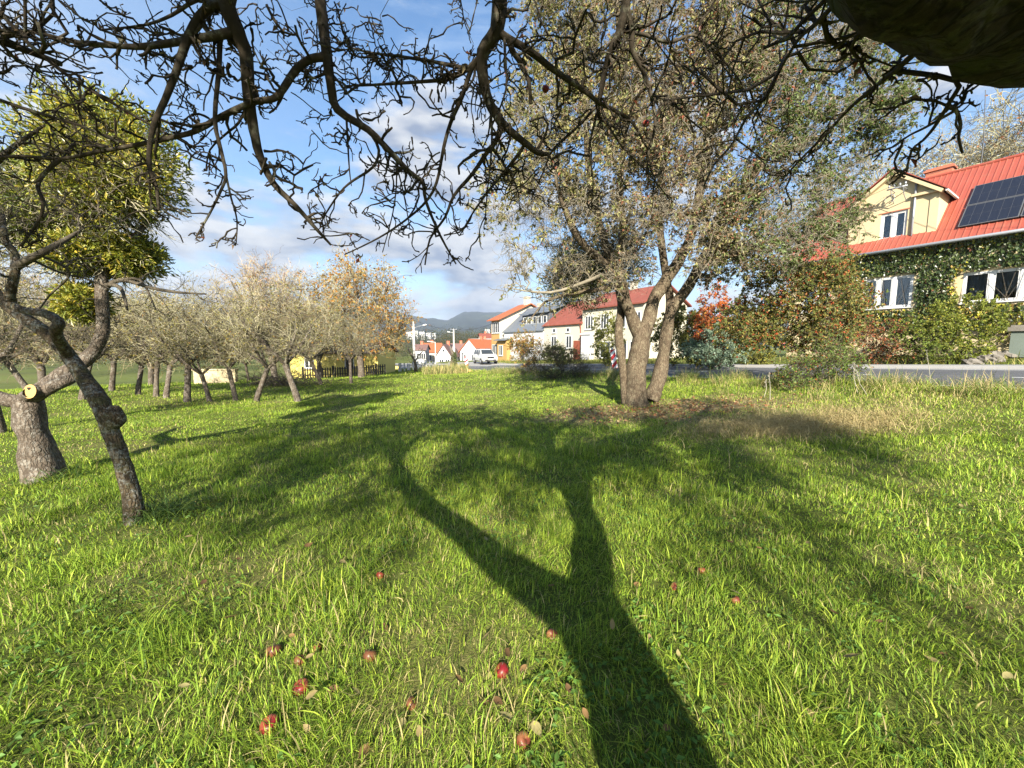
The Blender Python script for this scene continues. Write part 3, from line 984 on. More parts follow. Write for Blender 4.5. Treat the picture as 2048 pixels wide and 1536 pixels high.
    c1P, c1r = level(A2, B2, 10, (.25, .8), (.008, .014), 5, .4, up=.05)
    c2P, c2r = level(c1P, c1r, 5, (.12, .4), (.004, .007), 4, .4)
    mb.tubes(c1P, c1r, 3); mb.tubes(c2P, c2r, 3)
    mb.build('branches', M['twig_black'], root, smooth=True, loc=base)
    # a few withered leaves still hanging in view
    ml = Mesh()
    brown = [(3, (.16, .10, .05)), (2, (.22, .17, .08)), (2, (.10, .085, .035)), (1, (.20, .06, .03))]
    leaf_on(np.concatenate([s2P[:, [0, 2, 3, 5]]]), 330, g, brown, .034, ml, hang=.9, wr=.45)
    fy = np.maximum(c2P[:, 1, 1], .01)
    inframe = (c2P[:, 1, 1] > .2) & ((c2P[:, 1, 2] - EYE) / fy < .98) & (np.abs(c2P[:, 1, 0]) / fy < 1.45)
    leaf_on(c2P[~inframe], 10000, g, brown, .07, ml, hang=.6)  # unseen crown leaves, added outside the frame to thicken the lawn shade
    ml.build('leaves', M['leaf'], root, cols=True, loc=base)
    return sk


sk_over = overhead_tree()


def apple_mesh(m, c, r=.034, sides=14, rings=9, tilt=(0, 0), kind='red'):
    """apple: dimpled top and bottom, coloured red with a yellow-green shoulder"""
    v, col = [], []
    for i in range(rings + 1):
        th = pi * i / rings
        rr = r * math.sin(th) * (1 + .12 * math.cos(th))
        z = r * (.92 * math.cos(th) - .42 * math.exp(-(th / .38) ** 2) + .25 * math.exp(-((pi - th) / .35) ** 2))
        for j in range(sides):
            a = 2 * pi * j / sides
            k = 1 + .035 * math.cos(5 * a) * (th > pi / 2)
            v.append([rr * math.cos(a) * k, rr * math.sin(a) * k, z])
            f = .5 + .5 * math.sin(a * 2 + 1.3 * i)
            blush = min(1, max(0, .55 + .5 * math.cos(a + .6) + .25 * f))
            c0 = np.array([.17, .010, .013]) * (.8 + .4 * random.random()); c1 = np.array([.26, .08, .03])
            if kind == 'rot': c0, c1 = np.array([.12, .045, .02]), np.array([.17, .075, .025])
            if kind == 'dull': c0, c1 = np.array([.15, .03, .02]), np.array([.22, .11, .04])
            col.append(c0 * blush + c1 * (1 - blush))
    q = [[i * sides + j, i * sides + (j + 1) % sides, (i + 1) * sides + (j + 1) % sides, (i + 1) * sides + j] for i in range(rings) for j in range(sides)]
    v = np.array(v)
    cx, sx, cy, sy = cos(tilt[0]), sin(tilt[0]), cos(tilt[1]), sin(tilt[1])
    v = v @ np.array([[1, 0, 0], [0, cx, -sx], [0, sx, cx]]) @ np.array([[cy, 0, sy], [0, 1, 0], [-sy, 0, cy]])
    m.add(v + np.asarray(c), q, col=col)


def apple_mat():
    m, t = new_mat('apple_skin')
    c = t.n('ShaderNodeAttribute', attribute_name='Col').outputs['Color']
    co = t.n('ShaderNodeTexCoord').outputs['Object']
    n1 = t.n('ShaderNodeTexNoise', {'Vector': co, 'Scale': 45.0, 'Detail': 7.0}).outputs[0]
    c = t.mix(t.math('MULTIPLY', t.smooth(n1, .50, .66), .65), c, (.10, .05, .025))
    finish(t, t.n('ShaderNodeBsdfPrincipled', {'Base Color': c, 'Roughness': .42, 'Specular IOR Level': .35}).outputs[0])
    return m


M['apple'] = apple_mat()

for px, py, Y, lab in ((1091, 178, 2.35, 'small red apple still hanging from an overhead branch, left of the other one'),
                       (1292, 247, 2.5, 'small red apple still hanging from an overhead branch, lower and darker one')):
    c = at(px, py, Y)
    m = Mesh(); apple_mesh(m, (0, 0, 0), .021)
    o = m.build('hanging_apple', M['apple'], smooth=True, cols=True)
    o.location = c
    tag(o, lab, 'apple', 'apples hanging in the tree')
    ms = Mesh(); ms.tube([(0, 0, .012), (.002, 0, .03), (0, .003, .06)], .0015, 5)
    ms.build('stalk', M['twig_dark'], o)


# ------------------------------------------------------------------ mistletoe
MIST = [(4, (.25, .26, .035)), (3, (.14, .17, .03)), (2, (.34, .31, .05)), (1, (.40, .30, .04))]
MISTDARK = [(4, (.085, .11, .03)), (3, (.06, .085, .028)), (1, (.13, .15, .04))]


def mistletoe(c, rad, n, label, pal=MIST, leaf=.066, seed=0):
    g = np.random.default_rng(seed + 900)
    c = np.asarray(c, float); rad = np.asarray(rad, float) * np.ones(3)
    root = empty('mistletoe', c, label, 'mistletoe', 'mistletoe clumps in the orchard trees')
    # forking stems radiating from the middle
    k = max(40, n // 45)
    d = unit(g.normal(size=(k, 3)))
    L = np.linalg.norm(d * rad, axis=1) * g.uniform(.7, 1.0, k)
    P, r = twigs(np.tile(c - [0, 0, rad[2] * .25], (k, 1)) + g.normal(size=(k, 3)) * rad * .12, d, L, np.full(k, .009), 5, .22, g)
    p2, d2, L2, r2 = spawn(P, r, 3, (.4, 1), (.3, .7), (.25, .45), .8, g)
    P2, rr2 = twigs(p2, d2, L2, r2, 4, .2, g)
    ms = Mesh(); ms.tubes(P, r, 4); ms.tubes(P2, rr2, 3)
    ms.build('stems', M['twig'], root, loc=c)
    ml = Mesh()
    u = unit(g.normal(size=(n, 3)))
    lum = .62 + .65 * vn(u[:, 0] * 4 + seed, u[:, 1] * 4 + u[:, 2] * 5, 1.0, seed) + .15 * vn(u[:, 0] * 11, u[:, 1] * 11 + u[:, 2] * 9, 1.0, seed + 3)
    p = c + u * rad * ((g.random(n) ** .35) * lum)[:, None]
    td = unit(u * .8 + g.normal(size=(n, 3)) * .7)
    nrm = unit(g.normal(size=(n, 3)))
    w = np.array([x for x, _ in pal]); w = w / w.sum()
    col = np.array([x for _, x in pal])[g.choice(len(pal), n, p=w)] * (.7 + .6 * g.random((n, 1)))
    sz = leaf * (.7 + .7 * g.random(n))
    ml.leaves(p, nrm, td, sz, sz * .32, col, .1)
    ml.build('leaves', M['leaf_waxy'], root, cols=True, loc=c)
    return root


# ------------------------------------------------------------------ the two old trees at the left
def sprouts(sk, r, root, base, g, mat, maxr=.03, k1=5, L1=(.2, .6), k2=4, rad=(.004, .008), leaves=0, pal=None, up=.1, lsize=.04):
    P, rr = branch_arrays(sk, r, maxr)
    m = Mesh()
    p, d, _, rd = spawn(P, rr, k1, (.1, 1), (.4, 1.3), (1, 1), .6, g, up)
    a, b = twigs(p, d, g.uniform(*L1, len(p)), np.clip(rd, *rad), 6, .35, g, up * .3, .5)
    m.tubes(a, b, 4)
    p, d, L, rd = spawn(a, b, k2, (.2, 1), (.4, 1.2), (.2, .55), .75, g, up * .5)
    a2, b2 = twigs(p, d, L, np.maximum(rd, rad[0] * .6), 4, .35, g, 0, .6)
    m.tubes(a2, b2, 3)
    m.build('twigs', mat, root, smooth=True, loc=base)
    if leaves:
        ml = Mesh(); leaf_on(a2, leaves, g, pal, lsize, ml)
        ml.build('leaves', M['leaf'], root, cols=True, loc=base)
    return a2


def leaning_tree():
    g = np.random.default_rng(202)
    b = gpx(272, 1046)
    root = empty('leaning_apple_tree', b, 'leaning apple tree with crooked dark trunk and grey lichen patches, left foreground', 'tree')
    Y = b[1]
    Z = lambda px, py, dy=0: at(px, py, Y + dy)
    sk = Skel()
    t = sk.line([b - [0, 0, .08], Z(262, 985), Z(243, 920), Z(215, 845), Z(200, 805), Z(172, 762, .05), Z(140, 715, .1), Z(100, 672, .1), Z(55, 640, .1), Z(15, 610, .15), Z(-40, 560, .2)],
                rad=[.088, .068, .061, .062, .070, .058, .055, .053, .050, .047, .044])
    l1 = sk.line([sk.P[t[24]], Z(112, 668, -.1), Z(118, 645, -.15), Z(92, 628, -.1), Z(40, 618, 0), Z(-10, 590, .05)], t[24], [.042, .040, .037, .034, .031, .03])
    l2 = sk.line([sk.P[t[35]], Z(20, 590, 0), Z(30, 545, 0), Z(28, 505, .1), Z(10, 480, .1), Z(5, 430, .2)], t[35], [.038, .034, .03, .027, .024, .017])
    l3 = sk.line([sk.P[l2[9]], Z(60, 518, -.05), Z(95, 500, -.1), Z(130, 480, 0), Z(160, 462, .1)], l2[9], [.035, .03, .026, .02, .01])
    l4 = sk.line([sk.P[t[-1]], Z(-70, 480, .2), Z(-60, 380, .3), Z(20, 300, .2), Z(90, 250, .2)], t[-1], [.06, .05, .04, .02, .008])
    l5 = sk.line([sk.P[l3[6]], Z(140, 545, .1), Z(100, 590, .2), Z(75, 625, .2)], l3[6], [.012, .01, .008, .004])
    l6 = sk.line([sk.P[l3[4]], Z(120, 545, .1), Z(180, 560, .2), Z(240, 590, .2)], l3[4], [.012, .01, .008, .004])
    n = 46
    px, py = g.uniform(-250, 190, n), g.uniform(330, 600, n)
    T = np.array([at(a, c, Y + g.normal() * .6) for a, c in zip(px, py)])
    sk.fill(T, n=4, wob=.3, g=g, start=t[30])
    r = sk.radii(.005, .45, .035)
    m = Mesh(); sk.mesh(m, r, big=.03, sides=16, sel=lambda q: q > .034)
    # burr on the trunk
    bc = Z(219, 836, -.05)
    u = unit(g.normal(size=(1, 3)))
    th, ph = np.meshgrid(np.linspace(0, pi, 9), np.linspace(0, 2 * pi, 14, endpoint=False), indexing='ij')
    q = np.stack([np.sin(th) * np.cos(ph), np.sin(th) * np.sin(ph), np.cos(th)], -1) * (.070 + .022 * g.random(th.shape))[..., None]
    i, j = np.meshgrid(np.arange(8), np.arange(14), indexing='ij'); k = (j + 1) % 14
    m.add(q.reshape(-1, 3) * [1, .9, 1.25] + bc + [0, .04, 0], np.stack([i * 14 + j, (i + 1) * 14 + j, (i + 1) * 14 + k, i * 14 + k], -1).reshape(-1, 4))
    m.build('trunk', M['bark_lichen'], root, smooth=True, loc=b)
    m = Mesh(); sk.mesh(m, r, big=.012, sides=8, sel=lambda q: q <= .034)
    m.build('branches', M['twig_dark'], root, smooth=True, loc=b)
    sprouts(sk, r, root, b, g, M['twig_dark'], .03, 4, (.1, .4), 3, (.003, .006))


leaning_tree()


def pollard_tree():
    g = np.random.default_rng(303)
    b = gpx(92, 958)
    Y = b[1]
    root = empty('pollarded_apple_tree', b, 'stout old apple tree with sawn limb end and upright stem carrying mistletoe', 'tree')
    Z = lambda px, py, dy=0: at(px, py, Y + dy)
    sk = Skel()
    t = sk.line([b - [0, 0, .1], Z(80, 915), Z(68, 870), Z(58, 825), Z(52, 800)], rad=[.21, .16, .142, .138, .13])
    a1 = sk.line([sk.P[t[-2]], Z(15, 800, -.05), Z(-30, 785, -.05), Z(-90, 760, 0), Z(-160, 700, 0)], t[-2], [.09, .08, .07, .06, .05])
    a2 = sk.line([sk.P[t[-1]], Z(95, 770, .1), Z(130, 745, .2), Z(165, 725, .3), Z(190, 700, .35)], t[-1], [.10, .09, .085, .08, .072])
    a2b = sk.line([sk.P[t[-2]], Z(100, 775, .0), Z(140, 757, .1), Z(170, 740, .25)], t[-2], [.08, .075, .068, .055])
    a3 = sk.line([sk.P[a2[-1]], Z(206, 660, .35), Z(204, 600, .35), Z(203, 540, .4), Z(205, 480, .4), Z(198, 400, .4), Z(190, 320, .4), Z(185, 240, .4)], a2[-1], [.07, .066, .066, .064, .058, .05, .04, .02])
    a4 = sk.line([sk.P[a3[14]], Z(235, 500, .5), Z(262, 480, .5), Z(300, 440, .6)], a3[14], [.06, .05, .04, .02])
    a5 = sk.line([sk.P[a3[9]], Z(240, 560, .4), Z(300, 575, .4), Z(350, 584, .4), Z(412, 588, .4)], a3[9], [.03, .026, .022, .018, .009])
    a6 = sk.line([sk.P[a3[10]], Z(240, 575, .3), Z(255, 620, .2)], a3[10], [.022, .024, .012])
    a7 = sk.line([sk.P[a5[3]], Z(280, 560, .4), Z(312, 620, .4)], a5[3], [.02, .016, .007])
    st = sk.line([sk.P[t[-1]], Z(60, 785, -.12)], t[-1], [.075, .06])
    n = 60
    px, py = g.uniform(20, 330, n), g.uniform(230, 470, n)
    T = np.array([at(a, c, Y + .4 + g.normal() * .5) for a, c in zip(px, py)])
    sk.fill(T, n=4, wob=.3, g=g, start=a3[12])
    n = 34
    px, py = g.uniform(-140, 300, n), g.uniform(620, 720, n)
    T = np.array([at(a, c, Y + g.uniform(.0, .9)) for a, c in zip(px, py)])
    sk.fill(T, n=4, wob=.35, g=g, start=t[6])
    r = sk.radii(.005, .45, .05)
    m = Mesh(); sk.mesh(m, r, big=.03, sides=18, sel=lambda q: q > .04)
    m.build('trunk', M['bark_grey'], root, smooth=True, loc=b)
    # the sawn end, facing the viewer, with a rotten heart
    c = Z(60, 783, -.13)
    ax = unit(np.array([.10, -.97, .18])); u = unit(np.cross(ax, [0, 0, 1])); w = np.cross(u, ax)
    m = Mesh()
    m.tube([c - ax * .10, c - ax * .02, c], [.088, .082, .078], 20, lump=.06, seed=4)
    m.build('limb_stub', M['bark_grey'], root, smooth=True, loc=b)
    m = Mesh()
    a = np.linspace(0, 2 * pi, 22, endpoint=False)
    ring = lambda rr, o: c + ax * o + (np.cos(a)[:, None] * u * rr + np.sin(a)[:, None] * w * rr * 1.2)
    v = np.concatenate([ring(.071, .004), ring(.02, .007)])
    m.add(v, [[i, (i + 1) % 22, 22 + (i + 1) % 22, 22 + i] for i in range(22)])
    m.ngon(ring(.02, .0065))
    m.build('sawn_face', M['cut_wood'], root, loc=b)
    m = Mesh()
    h = c + ax * .010 + w * .036 + u * .006
    m.ngon([h + (np.cos(q) * u * .020 + np.sin(q) * w * .016) * (1 + .25 * math.sin(3 * q)) for q in np.linspace(0, 2 * pi, 14, endpoint=False)])
    m.build('rot_hole', M['hollow'], root, loc=b)
    m = Mesh(); sk.mesh(m, r, big=.012, sides=8, sel=lambda q: q <= .04)
    m.build('branches', M['twig_dark'], root, smooth=True, loc=b)
    sprouts(sk, r, root, b, g, M['twig_dark'], .03, 5, (.15, .5), 4, (.003, .006))
    Yc = Y + .4
    mistletoe(at(205, 330, Yc), (.74, .6, .80), 20000, 'largest mistletoe clump, tall yellow-green mass round the upright stem', seed=1)
    mistletoe(at(70, 410, Yc + .3), (.80, .6, .64), 13000, 'broad dark mistletoe clump at the left edge below the tall one', pal=MIST[:2] + MISTDARK, seed=2)
    mistletoe(at(245, 512, Yc + .25), (.46, .4, .31), 7500, 'wide mistletoe clump right of the upright stem, just above the bare side branch', seed=3)
    mistletoe(at(150, 508, Yc - .1), (.38, .35, .24), 5500, 'flat yellow mistletoe clump left of the stem under the large mass', seed=4)
    mistletoe(at(166, 605, Yc), (.25, .25, .24), 3200, 'small round bright mistletoe ball lowest on the stem', seed=5)


pollard_tree()


# ------------------------------------------------------------------ the orchard behind
ORCH_LEAF = [(4, (.22, .20, .06)), (2, (.30, .24, .06)), (1, (.30, .17, .05))]


def orchard_variant(seed, h=3.6, w=1.9, trunk=.95, r0=.14, lean=.1, leaves=500, twig='twig', upright=.0, barkm='bark_grey', name='orchard_tree', ltwigs=1.0, pal=ORCH_LEAF, tr=.005, lsz=.06):
    g = np.random.default_rng(seed)
    root = empty(name, (0, 0, 0), 'x', 'tree', None)
    sk = Skel()
    lx, ly = lean * g.normal(), lean * g.normal()
    t = sk.line([(0, 0, -.12), (0.01, 0, .1), (lx * .5, ly * .5, trunk * .55), (lx, ly, trunk)], rad=[r0 * 1.35, r0 * 1.08, r0 * .9, r0 * .95])
    top = np.array(sk.P[t[-1]])
    k = g.integers(3, 6)
    a0 = g.uniform(0, 2 * pi)
    for i in range(k):
        a = a0 + 2 * pi * i / k + g.normal() * .3
        d = np.array([cos(a), sin(a), 0])
        rise = g.uniform(.45, .8) + upright
        p1 = top + d * w * .22 + [0, 0, (h - trunk) * .22 * rise]
        p2 = top + d * w * .45 + [0, 0, (h - trunk) * .52 * rise] + g.normal(size=3) * .08
        p3 = top + d * w * .62 + [0, 0, (h - trunk) * .8 * rise] + g.normal(size=3) * .12
        sk.line([top, p1, p2, p3], t[-1], [r0 * .62, r0 * .5, r0 * .36, r0 * .16])
    n = 150
    u = unit(g.normal(size=(n, 3))) * (g.random((n, 1)) ** .4)
    T = top + u * [w, w, (h - trunk) * .56] + [0, 0, (h - trunk) * .46]
    T = T[T[:, 2] > trunk * 1.12]
    sk.fill(T, n=4, wob=.3, g=g, lift=.12, start=t[-1])
    r = sk.radii(.007, .42, r0 * .5)
    m = Mesh(); sk.mesh(m, r, big=.02, sides=10, sel=lambda q: q > r0 * .14)
    m.build('trunk', M[barkm], root, smooth=True)
    m = Mesh(); sk.mesh(m, r, big=.05, sel=lambda q: q <= r0 * .14)
    P, rr = branch_arrays(sk, r, r0 * .45)
    p, d, _, rd = spawn(P, rr, int(9 * ltwigs), (.1, 1), (.4, 1.3), (1, 1), .6, g, .45)
    a, b = twigs(p, d, g.uniform(.25, .75, len(p)) * h / 3.6, np.clip(rd, tr * .9, tr * 1.5), 5, .33, g, .06, .6)
    def tone(k):
        c = np.array([(.225, .20, .125), (.33, .30, .20), (.12, .10, .065), (.25, .235, .125)])[g.integers(0, 4, k)]
        if twig == 'twig_pale': c = c * [1.18, 1.0, .95]
        return c * (.55 + .8 * g.random((k, 1)))
    m.C = [np.tile([.075, .06, .045], (len(q), 1)) for q in m.V]
    m.tubes(a, b, 3, col=tone(len(a)))
    p, d, L, rd = spawn(a, b, int(5 * ltwigs), (.15, 1), (.4, 1.2), (.25, .6), .8, g, .15)
    a2, b2 = twigs(p, d, L, np.clip(rd, tr * .75, tr), 4, .35, g, 0, .7)
    m.tubes(a2, b2, 3, col=tone(len(a2)))
    m.build('crown', M['twig_tone'], root, cols=True)
    if leaves:
        ml = Mesh(); leaf_on(a2, leaves, g, pal, lsz, ml)
        ml.build('leaves', M['leaf'], root, cols=True)
    return root


def hide_proto(o):
    for c in o.children: bpy.data.objects.remove(c)
    bpy.data.objects.remove(o)


def orchard():
    protos = [orchard_variant(401, h=3.5, w=1.55, trunk=1.1, leaves=1000, r0=.088, ltwigs=.58, lean=.3), orchard_variant(402, h=3.3, w=1.7, trunk=1.05, lean=.35, leaves=700, r0=.078, ltwigs=.58), orchard_variant(403, h=3.8, w=1.4, trunk=1.1, r0=.075, leaves=800, ltwigs=.58, lean=.2), orchard_variant(404, h=3.1, w=1.65, trunk=1.0, leaves=2000, r0=.075, ltwigs=.58, lean=.3)]
    # photo x, y of the trunk foot; scale; variant; turn; label
    L = [
        (594, 803, 1.12, 0, 0.3, 'bare apple tree with pale streaked leaning trunk, right end of the orchard front row'),
        (514, 803, 1.05, 1, 1.4, 'bare apple tree with slim straight trunk, second from right in the orchard front row'),
        (471, 802, .98, 2, 2.0, 'bare apple tree with trunk forking low, third from right in the front row'),
        (419, 803, .9, 3, 4.1, 'bare apple tree with thin grey trunk and low arm, fourth from right in front row'),
        (375, 804, 1.1, 0, 5.2, 'bare apple tree with bent dark trunk in middle of the orchard front row'),
        (334, 796, 1.1, 1, 3.3, 'bare apple tree with stout trunk, right one of a close pair by the bent tree'),
        (312, 793, 1.1, 2, 0.9, 'bare apple tree with knotted trunk, left one of the close pair'),
        (277, 789, 1.15, 3, 2.6, 'bare apple tree with a short sunlit trunk just right of the leaning foreground tree'),
        (641, 769, 1.15, 1, 5.6, 'bare apple tree with dark curving trunk, second row behind the foremost tree'),
        (702, 767, 1.05, 2, 1.1, 'bare apple tree with thin upright trunk standing alone in open grass, second row'),
        (733, 744, 1.1, 0, 2.2, 'small apple tree with thin pale trunk far back before the yellow wall'),
        (780, 740, 1.25, 3, 3.9, 'spreading apple tree with olive leaves, last of the orchard beside the lamp post'),
        (497, 762, 1.2, 1, 0.2, 'apple tree with grey trunk far back, seen between the front row trunks'),
        (2, 866, 1.1, 2, 4.4, 'apple tree cut by the left edge, trunk behind the stout old tree'),
        (225, 782, 1.15, 0, 3.0, 'shadowed apple tree farther back behind the leaning trunk'),
        (165, 800, 1.2, 3, 1.9, 'apple tree with yellowing leaves right behind the stout old trunk'),
        (60, 792, 1.25, 1, 5.0, 'apple tree with yellow leaves behind the sawn limb end'),
        (-60, 800, 1.2, 3, 0.4, 'apple tree with yellow leaves reaching in at the left edge'),
        (545, 752, 1.2, 3, 0.7, 'dense apple tree behind the brush heap at the far edge'),
    ]
    for px, py, sc, v, rz, lab in L:
        o = copy_tree(protos[v])
        o.location = gpx(px, py)
        o.rotation_euler = (0, 0, rz)
        o.scale = (sc, sc, sc * (1.0 if px > 250 else 1.05))
        tag(o, lab, 'tree', 'bare apple trees of the orchard')
    for p in protos: hide_proto(p)
    # taller trees behind
    big = orchard_variant(410, h=8.0, w=3.3, trunk=1.8, r0=.24, leaves=5200, lsz=.17, name='walnut_tree', upright=.25, pal=[(3, (.42, .20, .04)), (2, (.36, .24, .05)), (1, (.30, .12, .03))], tr=.010, twig='twig', ltwigs=1.1)
    big.location = W3(0, 0, 0); p = at(722, 735, 27); big.location = (p[0], p[1], float(hgt(p[0], p[1])) - .1)
    tag(big, 'tall walnut tree with orange leaves, bare round top standing behind the orchard', 'tree')
    pk = orchard_variant(411, h=7.2, w=2.9, trunk=1.6, r0=.2, leaves=1200, lsz=.11, name='tall_bare_tree', upright=.35, pal=[(3, (.34, .16, .09)), (2, (.30, .20, .10))], tr=.009, twig='twig_pale', ltwigs=1.1)
    spots = [((548, 735, 24), 1.0, 0.0, 'tall bare tree with pinkish twig tips rising behind the middle of the orchard'),
             ((300, 735, 25), .85, 3.1, 'bare pinkish tree standing behind the left part of the orchard'),
             ((80, 735, 22), .9, 4.4, 'tall bare pinkish tree behind the mistletoe trees'),
             ((640, 735, 30), .85, 5.5, 'tall bare tree between the pink-tipped tree and the orange walnut')]
    for i, ((px, py, Y), sc, rz, lab) in enumerate(spots):
        o = pk if i == 0 else copy_tree(pk)
        p = at(px, py, Y)
        o.location = (p[0], p[1], float(hgt(p[0], p[1])) - .1)
        o.rotation_euler = (0, 0, rz); o.scale = (sc, sc, sc)
        tag(o, lab, 'tree', 'tall bare trees behind the orchard')
    # bare crowns behind the big house
    bh = orchard_variant(412, h=9.5, w=4.2, trunk=2.0, r0=.22, leaves=1500, lsz=.12, name='bare_garden_tree', upright=.2, pal=[(3, (.30, .14, .07)), (2, (.26, .17, .08))], tr=.012, twig='twig', ltwigs=1.0)
    for i, (s, d, z, sc, lab) in enumerate([(36.8, 30., 1.2, 1.85, 'bare brown tree behind the red roof at the right edge, beside the thin mast'), (31.5, 35., 1.0, 1.72, 'bare reddish tree behind the gable of the red-roofed house'), (34., 31., 1.0, 1.5, 'small bare tree tips seen over the chimney of the red-roofed house')]):
        o = bh if i == 0 else copy_tree(bh)
        o.location = (s, d, z)
        o.rotation_euler = (0, 0, i * 2.1); o.scale = (sc, sc, sc)
        tag(o, lab, 'tree', 'bare trees behind the big house')


orchard()


# ------------------------------------------------------------------ the big pear tree
def pear_tree():
    g = np.random.default_rng(505)
    b = PEAR
    Y = b[1]
    root = empty('pear_tree', b, 'big old pear tree with three stems and broad twiggy crown of yellowing leaves, centre right', 'tree')
    Z = lambda px, py, dy=0: at(px, py, Y + dy)
    sk = Skel()
    t = sk.line([Z(1274, 822), Z(1273, 800), Z(1272, 755), Z(1277, 710), Z(1283, 670), Z(1286, 645)], rad=[.33, .275, .25, .24, .20, .14])
    l1 = sk.line([sk.P[t[-6]], Z(1268, 645, -.05), Z(1253, 610, -.2), Z(1243, 570, -.3), Z(1222, 540, -.4), Z(1195, 515, -.6), Z(1160, 480, -.9), Z(1130, 420, -1.2), Z(1110, 350, -1.4)], t[-6], [.17, .15, .13, .12, .11, .095, .08, .06, .03])
    l2 = sk.line([sk.P[t[-6]], Z(1298, 635, .1), Z(1312, 590, .2), Z(1335, 555, .3), Z(1358, 520, .4), Z(1378, 480, .4), Z(1392, 430, .5), Z(1405, 350, .6), Z(1420, 250, .6), Z(1430, 120, .5), Z(1435, 0, .4), Z(1438, -110, .3)], t[-6], [.18, .165, .155, .15, .14, .13, .12, .12, .10, .08, .05, .03])
    l3 = sk.line([sk.P[l1[6]], Z(1242, 560, 0), Z(1240, 510, .2), Z(1246, 450, .3), Z(1240, 370, .4), Z(1250, 250, .5), Z(1240, 130, .4), Z(1235, 0, .3), Z(1232, -110, .2)], l1[6], [.10, .095, .09, .085, .08, .07, .07, .05, .03])
    l4 = sk.line([sk.P[l1[12]], Z(1190, 580, -.3), Z(1130, 590, -.5), Z(1090, 605, -.8), Z(1060, 640, -1.0)], l1[12], [.06, .05, .04, .025, .012])
    l4b = sk.line([sk.P[l1[16]], Z(1180, 560, -.8), Z(1100, 585, -1.1), Z(1010, 575, -1.2)], l1[16], [.05, .045, .03, .010])
    # left stem, right stem
    s1 = sk.line([Z(1254, 806, .1), Z(1249, 765, .15), Z(1243, 715, .1), Z(1237, 660, .1), Z(1244, 610, .2), Z(1232, 560, .4), Z(1205, 470, .6), Z(1180, 360, .8), Z(1170, 230, .9), Z(1165, 90, .8), Z(1160, -60, .7)], t[0], [.16, .125, .115, .11, .105, .10, .09, .09, .07, .05, .03])
    s2 = sk.line([Z(1300, 800, .3), Z(1313, 768, .35), Z(1326, 720, .4), Z(1334, 665, .4), Z(1342, 620, .5), Z(1378, 570, .6), Z(1410, 510, .7), Z(1450, 440, .6), Z(1500, 360, .4), Z(1560, 280, .2), Z(1620, 200, 0), Z(1660, 120, -.2)], t[0], [.21, .185, .17, .16, .145, .13, .11, .11, .09, .07, .05, .03])
    s3 = sk.line([sk.P[s2[12]], Z(1340, 600, .9), Z(1330, 540, 1.2), Z(1320, 440, 1.4), Z(1330, 320, 1.5), Z(1340, 180, 1.4)], s2[12], [.12, .11, .10, .08, .06, .03])
    s4 = sk.line([sk.P[s2[22]], Z(1440, 520, .4), Z(1510, 490, .1), Z(1590, 470, -.2), Z(1660, 455, -.4), Z(1700, 440, -.5)], s2[22], [.08, .075, .06, .045, .03, .015])
    start = t[-4]
    crown = [(1065, -160), (1045, 60), (1035, 190), (985, 280), (955, 360), (950, 430), (985, 500), (1060, 560), (1140, 590), (1300, 560), (1440, 560), (1560, 545), (1640, 510), (1700, 490), (1725, 420), (1745, 300), (1815, 200), (1810, 60), (1760, -160)]
    S = poly_sample(crown, 700, g)
    T = []
    for px, py in S:
        cx = abs(px - 1340) / 420
        dep = 2.1 * math.sqrt(max(.1, 1 - min(1, cx) ** 2))
        T.append(at(px, py, Y + g.uniform(-1, 1) * dep))
    sk.fill(np.array(T), n=5, wob=.32, g=g, lift=.10, start=start)
    r = sk.radii(.009, .42, .07)
    m = Mesh(); sk.mesh(m, r, big=.03, sides=14, sel=lambda q: q > .055)
    m.build('trunk', M['bark_pear'], root, smooth=True, loc=b)
    m = Mesh(); sk.mesh(m, r, big=.014, sides=6, sel=lambda q: q <= .055)
    P, rr = branch_arrays(sk, r, .06)
    p, d, _, rd = spawn(P, rr, 13, (.05, 1), (.4, 1.35), (1, 1), .6, g, .1)
    a, bb = twigs(p, d, g.uniform(.25, .85, len(p)), np.clip(rd, .0055, .010), 6, .42, g, .0, .6)
    m.tubes(a, bb, 4)
    p, d, L, rd = spawn(a, bb, 4, (.15, 1), (.5, 1.3), (.2, .55), .75, g, .1)
    a2, b2 = twigs(p, d, L, np.clip(rd, .0038, .006), 5, .45, g, 0, .7)
    m.tubes(a2, b2, 3)
    m.build('branches', M['twig_pear'], root, smooth=True, loc=b)

    def density(p):
        """share of twigs keeping their leaves, by place in the crown"""
        f = (p - CAM); k = f[:, 0] / f[:, 1]; e = f[:, 2] / f[:, 1]
        d_ = .50 + .70 * sstep(.30, .75, k) + .8 * sstep(.30, .62, e)
        d_ *= 1 - .65 * np.exp(-((k - .1) / .22) ** 2 - ((e - .22) / .14) ** 2)
        return np.clip(d_, .06, 1)

    def colour(p, g):
        f = (p - CAM); k = f[:, 0] / f[:, 1]; e = f[:, 2] / f[:, 1]
        olive, green, brown, red = np.array([.29, .27, .11]), np.array([.12, .155, .05]), np.array([.20, .145, .09]), np.array([.25, .09, .05])
        q = g.random(len(p))
        wg = .12 + .72 * sstep(.45, .75, k)
        wb = .40 * np.exp(-((k - .38) / .22) ** 2) + .14
        wr = .03 + .04 * (k > .3)
        c = np.where((q < wg)[:, None], green, np.where((q < wg + wb)[:, None], brown, np.where((q < wg + wb + wr)[:, None], red, olive)))
        return c
    mid = a2[:, -1]
    clump = vn(mid[:, 0] * 1.5, mid[:, 2] * 1.5 + mid[:, 1] * 1.1, 1.0, 91) * .6 + vn(mid[:, 0] * 4, mid[:, 2] * 4 + mid[:, 1] * 3, 1.0, 92) * .4
    keep = (g.random(len(a2)) < density(mid)) & (g.random(len(a2)) < .12 + 1.9 * np.clip(clump - .33, 0, 1))
    ml = Mesh()
